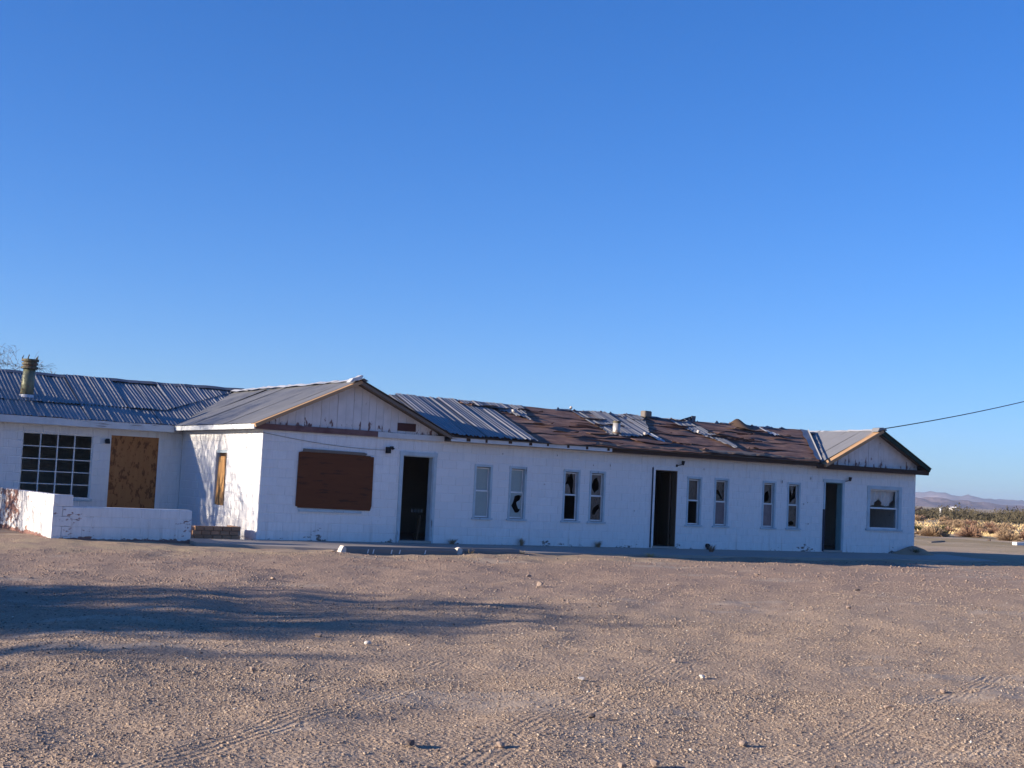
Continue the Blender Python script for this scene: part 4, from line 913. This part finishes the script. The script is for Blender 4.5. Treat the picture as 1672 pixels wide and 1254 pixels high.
# brick planter
P_ = root('brick_planter', (-0.88, 0.3, -0.02), 'low brown brick planter against the sunlit side of the left gable', 'planter')
def brick(x, y, z, rz=0, L=0.20):
    me = CACHE.get(('brick', L))
    if me is None:
        bm = bmesh.new(); bmesh.ops.create_cube(bm, size=1.0)
        for v in bm.verts: v.co = Vector((v.co.x*L, v.co.y*0.10, v.co.z*0.092))
        bmesh.ops.bevel(bm, geom=list(bm.edges), offset=0.006, segments=1, affect='EDGES')
        me = bpy.data.meshes.new('brick'); bm.to_mesh(me); bm.free(); me.materials.append(M['brick']); CACHE[('brick', L)] = me
    o = link('brick', me, None, P_, (x+random.uniform(-.004, .004), y+random.uniform(-.006, .006), z), rz+random.uniform(-0.015, 0.015))
for c in range(3):
    z = -0.03+0.052+c*0.102; off = 0.0 if c % 2 else 0.105
    x = -1.46+off*0.5+0.1
    for k in range(5 if c % 2 == 0 else 5): brick(x+k*0.212, 0.12, z)
    for k in range(3): brick(-1.50+0.02, 0.29+k*0.212, z, math.pi/2)
    for k in range(3): brick(-0.36, 0.29+k*0.212+(0.0), z, math.pi/2)
MB().box(-1.50, -0.34, 0.115, 0.85, -0.08, 0.245).build('soil', M['stone_tan'], P_)

# things lying on the roof
def rock_mesh(seed, n=2):
    bm = bmesh.new(); bmesh.ops.create_icosphere(bm, subdivisions=n, radius=1.0); rg = random.Random(seed)
    dirs = [Vector((rg.gauss(0, 1), rg.gauss(0, 1), rg.gauss(0, 1))).normalized() for _ in range(9)]
    cut = [rg.uniform(0.40, 0.85) for _ in dirs]
    for v in bm.verts:
        for d, c in zip(dirs, cut):
            k = v.co.dot(d)
            if k > c: v.co -= d*(k-c)
        v.co *= rg.uniform(0.96, 1.04)
    me = bpy.data.meshes.new('rock'); bm.to_mesh(me); bm.free(); return me
ROCKS = [rock_mesh(s) for s in range(6)]
def rock(x, y, z, size, mat, label, group, k=0, flat=0.60, name='rock'):
    size *= 0.72; me = ROCKS[k % 6].copy(); me.materials.append(mat)
    o = bpy.data.objects.new(name, me); COL.objects.link(o); o.location = (x, y, z); o.scale = (size, size*0.85, size*flat); o.rotation_euler = (0, 0, k*1.3)
    return tag(o, label, 'rock', group)
def roof_z(y): return 2.625+(y+0.36)*0.3714
gr = 'stones holding down the torn roof'
rock(7.66, 1.62, roof_z(1.62)+0.13, 0.13, M['stone_white'], 'white rock under the highest tin of the felt roof, left of the vent pipe', gr, 1)
rock(10.02, 2.36, roof_z(2.36)+0.11, 0.085, M['stone_white'], 'small white rock on the ridge left of the vent pipe', gr, 2, 1.0)
rock(11.28, 0.55, roof_z(0.55)+0.13, 0.10, M['stone_white'], 'white rock on the felt just right of the vent pipe', gr, 3)
rock(13.66, 1.14, roof_z(1.14)+0.12, 0.10, M['stone_white'], 'white rock beside the narrow tin strip right of the vent pipe', gr, 4)
o = MB()
bm = bmesh.new(); bmesh.ops.create_cube(bm, size=1.0)
for v in bm.verts: v.co = Vector((v.co.x*0.30, v.co.y*0.20, v.co.z*0.19))
bmesh.ops.bevel(bm, geom=list(bm.edges), offset=0.02, segments=2, affect='EDGES')
me = bpy.data.meshes.new('concrete_block'); bm.to_mesh(me); bm.free()
tag(link('concrete_block', me, M['cinder'], None, (12.68, 2.36, 3.76), 0.2), 'grey concrete block perched on the roof ridge', 'block')
for (x, y, z, s) in ((2.20, -0.30, 3.86, 0.07), (2.12, -0.22, 3.85, 0.06), (19.45, -0.28, 3.75, 0.05), (19.62, -0.28, 3.75, 0.06)):
    pass
mb = MB(); mb.prism([(1.92, 3.71), (2.22, 3.80), (2.26, 3.89), (2.21, 3.90), (2.13, 3.85), (2.00, 3.81)], -0.36, -0.16).build('ridge_cap', M['tin_bright'], B)['label'] = 'crumpled bright ridge cap at the left gable peak'
mb = MB(); mb.prism([(19.33, 3.64), (19.55, 3.72), (19.72, 3.69), (19.70, 3.74), (19.56, 3.78), (19.40, 3.76)], -0.37, -0.1).build('ridge_cap', M['tin_dull'], B)['label'] = 'crumpled grey ridge cap at the right gable peak'
# a plank leaning inside the first doorway
tag(MB().obox((4.26, 0.30, 0.04), (0.04, 0.24, 0), (0.10, 0.02, 0.62), (-1, 0.16, 0), 0.9, 1.0, 0.03).build('plank', M['jamb_brown']), 'short brown plank leaning just inside the first open doorway', 'plank')

# ------------------------------------------------------------------ gravel and rocks on the lot
def gravel():
    t = (1+5**0.5)/2
    ico = np.array([(-1,t,0),(1,t,0),(-1,-t,0),(1,-t,0),(0,-1,t),(0,1,t),(0,-1,-t),(0,1,-t),(t,0,-1),(t,0,1),(-t,0,-1),(-t,0,1)])/math.sqrt(1+t*t)
    icf = np.array([(0,11,5),(0,5,1),(0,1,7),(0,7,10),(0,10,11),(1,5,9),(5,11,4),(11,10,2),(10,7,6),(7,1,8),(3,9,4),(3,4,2),(3,2,6),(3,6,8),(3,8,9),(4,9,5),(2,4,11),(6,2,10),(8,6,7),(9,8,1)])
    oc = np.array([(1,0,0),(-1,0,0),(0,1,0),(0,-1,0),(0,0,1),(0,0,-1)], float); ocf = np.array([(0,2,4),(2,1,4),(1,3,4),(3,0,4),(2,0,5),(1,2,5),(3,1,5),(0,3,5)])
    rg = np.random.default_rng(5); VV, FF, TT = [], [], []; off = 0
    fwd = np.array([math.sin(YAW), math.cos(YAW)]); rgt = np.array([math.cos(YAW), -math.sin(YAW)])
    def field(base, faces, n, d0, d1, s0, s1, pw):
        nonlocal off
        dd = np.sqrt(rg.uniform(d0*d0, d1*d1, n*2)); lat = rg.uniform(-0.43, 0.43, n*2)*dd
        xy = np.array([CAM.x, CAM.y])+dd[:, None]*fwd+lat[:, None]*rgt
        X, Y = xy[:, 0], xy[:, 1]
        dens = 0.5+0.5*np.sin(X*0.9+1.7*np.sin(Y*0.7))*np.sin(Y*1.1+1.3*np.sin(X*0.55+1))
        keep = (rg.random(n*2) < 0.25+0.75*dens) & (Y < -2.65) & ~((X < -1.7) & (Y > -0.8))
        X, Y = X[keep], Y[keep]; k = len(X)
        s = s0*(s1/s0)**(rg.random(k)**pw); V = base[None]*(1+rg.uniform(-0.28, 0.28, (k, len(base), 1)))
        V = V*s[:, None, None]*np.stack([rg.uniform(0.8, 1.4, k), rg.uniform(0.7, 1.1, k), rg.uniform(0.45, 0.85, k)], 1)[:, None]
        a = rg.uniform(0, 6.28, k); c, sn = np.cos(a)[:, None], np.sin(a)[:, None]
        V = np.stack([V[..., 0]*c-V[..., 1]*sn, V[..., 0]*sn+V[..., 1]*c, V[..., 2]], -1)
        V = V+np.stack([X, Y, gz(X, Y)+s*0.22], 1)[:, None]
        VV.append(V.reshape(-1, 3)); FF.append((faces[None]+(off+np.arange(k)*len(base))[:, None, None]).reshape(-1, 3)); off += k*len(base)
        TT.append(np.repeat(np.clip(rg.normal(0.40, 0.22, k), 0, 1), len(base)))
    field(ico, icf, 22000, 6.5, 11.5, 0.003, 0.014, 2.6)
    field(oc, ocf, 40000, 6.5, 12.0, 0.003, 0.009, 1.3)
    field(oc, ocf, 34000, 11.0, 18.0, 0.004, 0.015, 2.5)
    field(oc, ocf, 16000, 28.0, 48.0, 0.010, 0.035, 2.5)
    field(oc, ocf, 30000, 17.0, 29.0, 0.006, 0.021, 2.5)
    V, F_, T = np.concatenate(VV), np.concatenate(FF), np.concatenate(TT)
    me = np_mesh('gravel', V, F_); a = me.attributes.new('tint', 'FLOAT', 'POINT'); a.data.foreach_set('value', T.astype(np.float32))
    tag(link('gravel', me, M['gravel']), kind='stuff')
gravel()
gstones = 'stones lying about the gravel lot'
for i, (x, y, s, mt, lab) in enumerate([
    (-5.33, -16.79, 0.055, 'stone_white', 'lone white stone on the gravel at the edge of the tree shadow'),
    (-7.34, -21.53, 0.07, 'stone_dark', 'dark lump at the bottom of the lot, left of the middle'),
    (-5.56, -20.96, 0.055, 'stone_dark', 'dark stone on the gravel below the middle of the lot'),
    (-6.15, -22.45, 0.06, 'stone_tan', 'tan stone at the bottom edge of the lot with a long shadow'),
    (-6.40, -22.46, 0.05, 'stone_tan', 'flat tan stone just left of the one at the bottom edge'),
    (-4.62, -19.47, 0.05, 'stone_white', 'pale stone beside the tyre tracks in the middle of the lot'),
    (-3.25, -19.42, 0.05, 'stone_white', 'pale stone near the bare patch right of the tyre tracks'),
    (7.62, -10.91, 0.075, 'stone_dark', 'dark stone far right below the shadow of the right gable'),
    (0.86, -10.40, 0.12, 'stone_tan', 'larger tan stone out on the gravel below the empty sash window')]):
    rock(x, y, float(gz(x, y))+s*0.4, s, M[mt], lab, gstones, i)
for i, (x, y, s) in enumerate([(-5.11, -22.08, 0.05), (-2.54, -15.95, 0.06), (1.53, -17.73, 0.06), (-1.57, -20.73, 0.05), (-7.08, -18.21, 0.05), (-5.56, -16.1, 0.06), (-6.79, -21.7, 0.05), (-3.05, -21.45, 0.05), (-2.97, -18.67, 0.05), (4.2, -14.0, 0.07), (2.2, -8.0, 0.08), (-3.2, -9.0, 0.07), (8.5, -7.2, 0.08), (-0.4, -13.1, 0.06)]):
    rock(x, y, float(gz(x, y))+s*0.35, s, M['stone_tan'], 'small tan stone lying on the gravel lot', gstones, i)
rock(0.72, -2.62, float(gz(0.72, -2.62))+0.02, 0.11, M['stone_tan'], 'flat tan slab beside the broken end of the parking stop', gstones, 2, 0.3)

# ------------------------------------------------------------------ plants
def tuft_mesh(seed, n, h, spread, wid):
    rg = random.Random(seed); mb = MB()
    for _ in range(n):
        a = rg.random()*6.28; r = rg.random()*spread*0.3; b = Vector((math.cos(a)*r, math.sin(a)*r, 0)); ln = h*rg.uniform(0.5, 1.0); a2 = a+rg.uniform(-0.8, 0.8)
        tip = b+Vector((math.cos(a2)*spread*rg.random(), math.sin(a2)*spread*rg.random(), ln)); md = (b+tip)/2+Vector((0, 0, ln*0.12)); sd = Vector((-math.sin(a2), math.cos(a2), 0))*wid
        mb.add([b-sd, b+sd, md+sd*0.7, md-sd*0.7, tip], [(0,1,2,3), (3,2,4)])
    me = bpy.data.meshes.new('grass_tuft'); me.from_pydata(mb.v, [], mb.f); me.update(); return me
def tuft(x, y, z, h, sp, mat, label, seed, n=60, group='weeds along the walkway'):
    me = tuft_mesh(seed, n, h, sp, 0.006); o = link('grass_tuft', me, mat, None, (x, y, z)); return tag(o, label, 'grass tuft', group)
tuft(4.18, -2.40, -0.12, 0.16, 0.20, M['dry_grass'], 'yellow grass tuft at the broken end of the second parking stop', 1)
tuft(5.60, -2.35, -0.12, 0.14, 0.20, M['dry_grass'], 'yellow grass tuft at the right end of the second parking stop', 2)
tuft(7.02, -0.10, 0.0, 0.22, 0.16, M['bush_tan'], 'dry weed against the wall below the window with the C shaped hole', 3)
tuft(9.40, -0.10, 0.0, 0.20, 0.20, M['bush_tan'], 'dry weed against the wall below the round holed window', 4)
tuft(12.65, -0.80, -0.02, 0.22, 0.22, M['bush_pink'], 'reddish dry weed on the walkway right of the second doorway', 5, 90)
tuft(5.0, -0.12, 0.0, 0.16, 0.2, M['bush_tan'], 'dry weed against the wall right of the first doorway', 6)
tuft(9.45, -2.25, -0.10, 0.13, 0.26, M['dry_grass'], 'straw tuft on the sand at the walkway edge below the round holed window', 8)
tuft(21.1, -0.35, 0.05, 0.16, 0.35, M['bush_green'], 'green weeds on the dirt banked at the right corner', 7, 120)

def tree(name, loc, h, rad, seed, label, n_main=6, leaf=9000, leafsize=(0.05, 0.012), weep=0.5, trunk_r=0.14, sparse=False, leafmat='leaf'):
    rg = random.Random(seed); rs = np.random.default_rng(seed)
    r = root(name, loc, label, 'tree'); mb = MB(); tips = []
    base = Vector(loc)
    def grow(p, d, ln, rr, lev):
        seg = 5; pts = [p.copy()]; rads = [rr]; q = p.copy(); dd = d.copy()
        for i in range(seg):
            dd = (dd+Vector((rg.gauss(0, 0.16), rg.gauss(0, 0.16), rg.gauss(0, 0.10)-(weep*0.16*lev if lev >= 2 else 0)))).normalized()
            dd.z = max(dd.z, 0.25) if q.z < 0.7 else dd.z; q = q+dd*(ln/seg); pts.append(q.copy()); rads.append(rr*(1-0.75*(i+1)/seg))
            if lev < 4 and i >= 1:
                for _ in range(2 if lev < 3 else 2):
                    if rg.random() < (0.85 if lev < 2 else 0.62):
                        a = dd.orthogonal().normalized(); a.rotate(Matrix.Rotation(rg.random()*6.28, 3, dd)); nd = (dd*0.75+a*rg.uniform(0.45, 0.9)).normalized()
                        grow(q.copy(), nd, ln*rg.uniform(0.5, 0.72), rads[-1]*0.7, lev+1)
            if lev >= 3: tips.append((q.copy(), dd.copy()))
        mb.tube(pts, [max(x, 0.004) for x in rads], 5 if lev < 2 else 3, False)
    for k in range(n_main):
        a = 6.28*k/n_main+rg.uniform(-0.3, 0.3); tl = rg.uniform(0.2, 0.75)
        grow(base+Vector((0.12*math.cos(a), 0.12*math.sin(a), -0.1)), Vector((math.cos(a)*tl, math.sin(a)*tl, 1)).normalized(), h*rg.uniform(0.42, 0.58), trunk_r, 0)
    me = bpy.data.meshes.new('trunk'); me.from_pydata(mb.v, [], mb.f); me.update(); link('trunk', me, M['bark'], r)
    idx = rs.integers(0, len(tips), leaf); c = np.array([tips[i][0][:] for i in idx]); d = np.array([tips[i][1][:] for i in idx])
    spread = 0.10 if sparse else 0.16
    c = c+rs.normal(0, spread, c.shape); L = rs.uniform(0.6, 1.5, (leaf, 1))*leafsize[0]
    dr = d*0.6+rs.normal(0, 0.6, d.shape); dr[:, 2] -= 0.35*weep; dr /= np.linalg.norm(dr, axis=1)[:, None]
    sd = np.cross(dr, rs.normal(0, 1, d.shape)); sd /= np.linalg.norm(sd, axis=1)[:, None]; sd *= leafsize[1]
    V = np.stack([c-dr*L, c+sd, c+dr*L, c-sd], 1).reshape(-1, 3); F_ = np.arange(leaf*4).reshape(-1, 4)
    link('crown', np_mesh('crown', V, F_), M[leafmat], r)
    return r
tree('tree', (-4.35, 16.2, -0.15), 6.55, 2.6, 21, 'thin feathery tree whose bare twigs rise behind the left roof', 6, 5200, (0.07, 0.012), 0.25, 0.10, True, 'twigs')
tree('tree', (-11.6, 7.2, -0.15), 8.4, 2.2, 33, 'weeping tree left of the motel that throws thin shadows on its side wall', 7, 9000, (0.09, 0.014), 0.55, 0.10)
tree('tree', (-29.2, -8.1, -0.15), 7.2, 3.2, 45, 'dense tree left of the lot that throws long shadows over the gravel', 9, 52000, (0.14, 0.05), 0.3, 0.20)

# desert scrub to the right
def bush_mesh(seed, n=1100, tall=0.8):
    rs = np.random.default_rng(seed); V, F_ = [], []; o = 0
    for i in range(n):
        th = rs.uniform(0, 6.28); ph = math.acos(rs.uniform(0.05, 1)); rr = rs.uniform(0.55, 1.0)*(0.85+0.15*math.sin(th*3+seed))
        tip = np.array([math.sin(ph)*math.cos(th), math.sin(ph)*math.sin(th), math.cos(ph)*tall*1.15])*rr; b = tip*rs.uniform(0.0, 0.75); b[2] = max(b[2]*0.8, 0)
        sd = np.cross(tip-b, rs.normal(0, 1, 3)); sd = sd/np.linalg.norm(sd)*rs.uniform(0.008, 0.020)
        V += [b-sd*0.3, b+sd*0.3, tip+sd, tip-sd]; F_.append((o, o+1, o+2, o+3)); o += 4
    return np_mesh('bush', np.array(V), np.array(F_))
BM = {}
for mt in ('bush_tan', 'bush_pink', 'bush_green'):
    for s in range(3):
        me = bush_mesh(60+s); me.materials.append(M[mt]); BM[mt, s] = me
def bush(x, y, s, mt, label, k, group='dry bushes right of the motel', flat=1.0):
    o = bpy.data.objects.new('bush', BM[mt, k % 3]); COL.objects.link(o); o.location = (x, y, float(gz(x, y))-0.03); o.scale = (s, s, s*flat); o.rotation_euler = (0, 0, k*1.7)
    return tag(o, label, 'bush', group)
for i, (x, y, s, mt, lab) in enumerate([
    (43.8, 20.6, 0.75, 'bush_green', 'dark green bush half hidden by the right corner of the motel'),
    (47.6, 22.1, 0.70, 'bush_tan', 'tan bush nearest the motel in the front row of scrub'),
    (49.3, 22.9, 0.85, 'bush_green', 'green topped bush left of the round reddish bush'),
    (51.6, 22.6, 0.95, 'bush_pink', 'round reddish brown bush, largest in the front row of scrub'),
    (55.4, 23.2, 0.80, 'bush_tan', 'pale bush right of the round reddish bush'),
    (55.8, 22.0, 0.60, 'bush_pink', 'small reddish bush above the dark stone on the sand'),
    (54.0, 20.7, 0.75, 'bush_pink', 'pinkish bush left of the white board'),
    (58.0, 21.8, 0.80, 'bush_tan', 'tan bush behind the white board'),
    (53.2, 18.5, 0.80, 'bush_pink', 'brown bush at the right edge of the picture')]):
    bush(x, y, s, mt, lab, i)
rg = random.Random(9)
fa = lambda az, d: (CAM.x+math.sin(R(az))*d, CAM.y+math.cos(R(az))*d)
for i in range(72):
    d = 72*(170/72)**rg.random()+rg.uniform(0, 8); az = rg.uniform(47.0, 54.5); x, y = fa(az, d)
    mt = rg.choice(['bush_tan', 'bush_tan', 'bush_green', 'bush_pink']); s = rg.uniform(0.35, 0.8)*(1+d/400)
    bush(x, y, s, mt, {'bush_tan': 'small tan bush scattered over the sand behind the front row', 'bush_green': 'small green bush scattered over the sand behind the front row', 'bush_pink': 'small reddish bush scattered over the sand behind the front row'}[mt], i, 'scattered desert scrub', rg.uniform(0.6, 0.9))
# straw grass and the far belt of scrub: uncountable
rs = np.random.default_rng(12); n = 16000
d = 86*(200/86)**rs.random(n); az = np.radians(rs.uniform(46, 56, n)); X = CAM.x+np.sin(az)*d; Y = CAM.y+np.cos(az)*d; keep = rs.random(n) < 0.45+0.55*np.sin(X*0.35)*np.sin(Y*0.3); X, Y = X[keep], Y[keep]; n = len(X)
hh = rs.uniform(0.05, 0.24, n); ang = rs.uniform(0, 6.28, n); wv = rs.uniform(0.04, 0.12, n); Z = gz(X, Y)-0.02
c, s_ = np.cos(ang)*wv, np.sin(ang)*wv
V = np.stack([np.stack([X-c, Y-s_, Z], 1), np.stack([X+c, Y+s_, Z], 1), np.stack([X+c*0.4+rs.normal(0, .1, n), Y+s_*0.4+rs.normal(0, .1, n), Z+hh], 1)], 1).reshape(-1, 3)
tag(link('dry_grass', np_mesh('dry_grass', V, np.arange(n*3).reshape(-1, 3)), M['dry_grass']), kind='stuff')
n = 60000; cl = 420
caz = np.radians(rs.uniform(44, 58, cl)); cd = rs.uniform(175, 340, cl); cs = rs.uniform(1.1, 2.5, cl)*(0.8+0.25*np.sin(caz*160)); k = rs.integers(0, cl, n)
u = rs.normal(0, 1, (n, 3)); u /= np.linalg.norm(u, axis=1)[:, None]; u *= rs.uniform(0.4, 1, (n, 1)); u[:, 2] = np.abs(u[:, 2])
C = np.stack([CAM.x+np.sin(caz)*cd, CAM.y+np.cos(caz)*cd, np.full(cl, -0.3)], 1)
p = C[k]+u*np.stack([cs*1.5, cs*1.5, cs], 1)[k]; a = rs.normal(0, 1, (n, 3))*0.16; b = rs.normal(0, 1, (n, 3))*0.16
V = np.stack([p, p+a, p+b], 1).reshape(-1, 3)
tag(link('desert_scrub', np_mesh('desert_scrub', V, np.arange(n*3).reshape(-1, 3)), M['scrub']), kind='stuff')
# small far things
tag(MB().obox((36.4, 12.25, -0.17), Vector((6.6, 3.9, 0)).normalized(), Vector((-3.9, 6.6, 0)).normalized(), (0, 0, 1), 3.4, 0.12, 0.09).build('plank', M['grey_wood']), 'grey plank lying on the sand beyond the right corner', 'plank')
rock(46.5, 17.23, float(gz(46.5, 17.23))+0.05, 0.22, M['stone_dark'], 'dark stone on the sand right of the grey plank', 'stones on the sand', 1, 0.6)
tag(MB().box(41.9, 43.6, 12.0, 12.25, -0.19, 0.02).build('board', M['white_paint']), 'white painted board lying on the sand at the right edge', 'board')
x, y = fa(48.35, 120); sh = MB(); sh.tube([(x-2.2, y+1.0, -0.1), (x+0.9, y-0.4, 1.35)], 0.10, 7)
tag(sh.build('fallen_pole', M['stone_dark']), 'dark leaning pole in the scrub just past the right corner', 'pole')
x, y = fa(49.5, 230); r = root('shed', (x, y, -0.2), 'tiny white shed among the far scrub', 'shed')
MB().box(x-0.14, x+0.14, y-0.14, y+0.14, -0.2, 1.2).build('wall', M['white_paint'], r); MB().prism([(x-0.2, 1.2), (x+0.2, 1.2), (x, 1.32)], y-0.2, y+0.2).build('roof', M['tin_bright'], r)
x, y = fa(50.0, 620); r = root('house', (x, y, -0.2), 'distant pale house roof catching the sun above the scrub', 'house')
MB().box(x-1.4, x+1.4, y-1.4, y+1.4, -0.2, 1.0).build('wall', M['white_paint'], r); MB().prism([(x-1.7, 1.0), (x+1.7, 1.0), (x, 1.7)], y-1.8, y+1.8).build('roof', M['white_paint'], r)
# power line from the right gable to a pole outside the frame
a = Vector((19.85, 0.3, 3.72)); b = Vector((42.0, 6.4, 7.75)); pts = []
for t in np.linspace(0, 1, 40): q = a.lerp(b, t); q.z -= 0.22*4*t*(1-t); pts.append(q)
tag(MB().tube(pts, 0.016, 6).build('power_line', M['cable']), 'thin black power line rising from the right gable', 'cable')
r = root('utility_pole', (42.0, 6.4, -0.2), 'wooden utility pole that carries the power line right of the lot', 'utility pole')
MB().tube([(42, 6.4, -0.4), (42, 6.4, 8.2)], [0.14, 0.10], 10).build('pole', M['grey_wood'], r); MB().box(41.2, 42.8, 6.25, 6.35, 7.6, 7.72).build('crossarm', M['grey_wood'], r)

# the air: far things fade to blue
hk = bpy.data.materials.new('haze'); hk.use_nodes = True; ht = hk.node_tree; ht.nodes.clear()
hv = ht.nodes.new('ShaderNodeVolumePrincipled'); ho = ht.nodes.new('ShaderNodeOutputMaterial'); ht.links.new(hv.outputs[0], ho.inputs['Volume'])
hv.inputs['Color'].default_value = (0.66, 0.80, 1.0, 1); hv.inputs['Density'].default_value = 0.000085; hv.inputs['Anisotropy'].default_value = 0.2
tag(MB().box(-9500, 12500, -6500, 12500, -6.0, 150.0).build('haze', hk), kind='stuff')
# parts whose thing has a world-space root: sub-parts follow their own parent
for e in ROOTS: del e['world_parts']
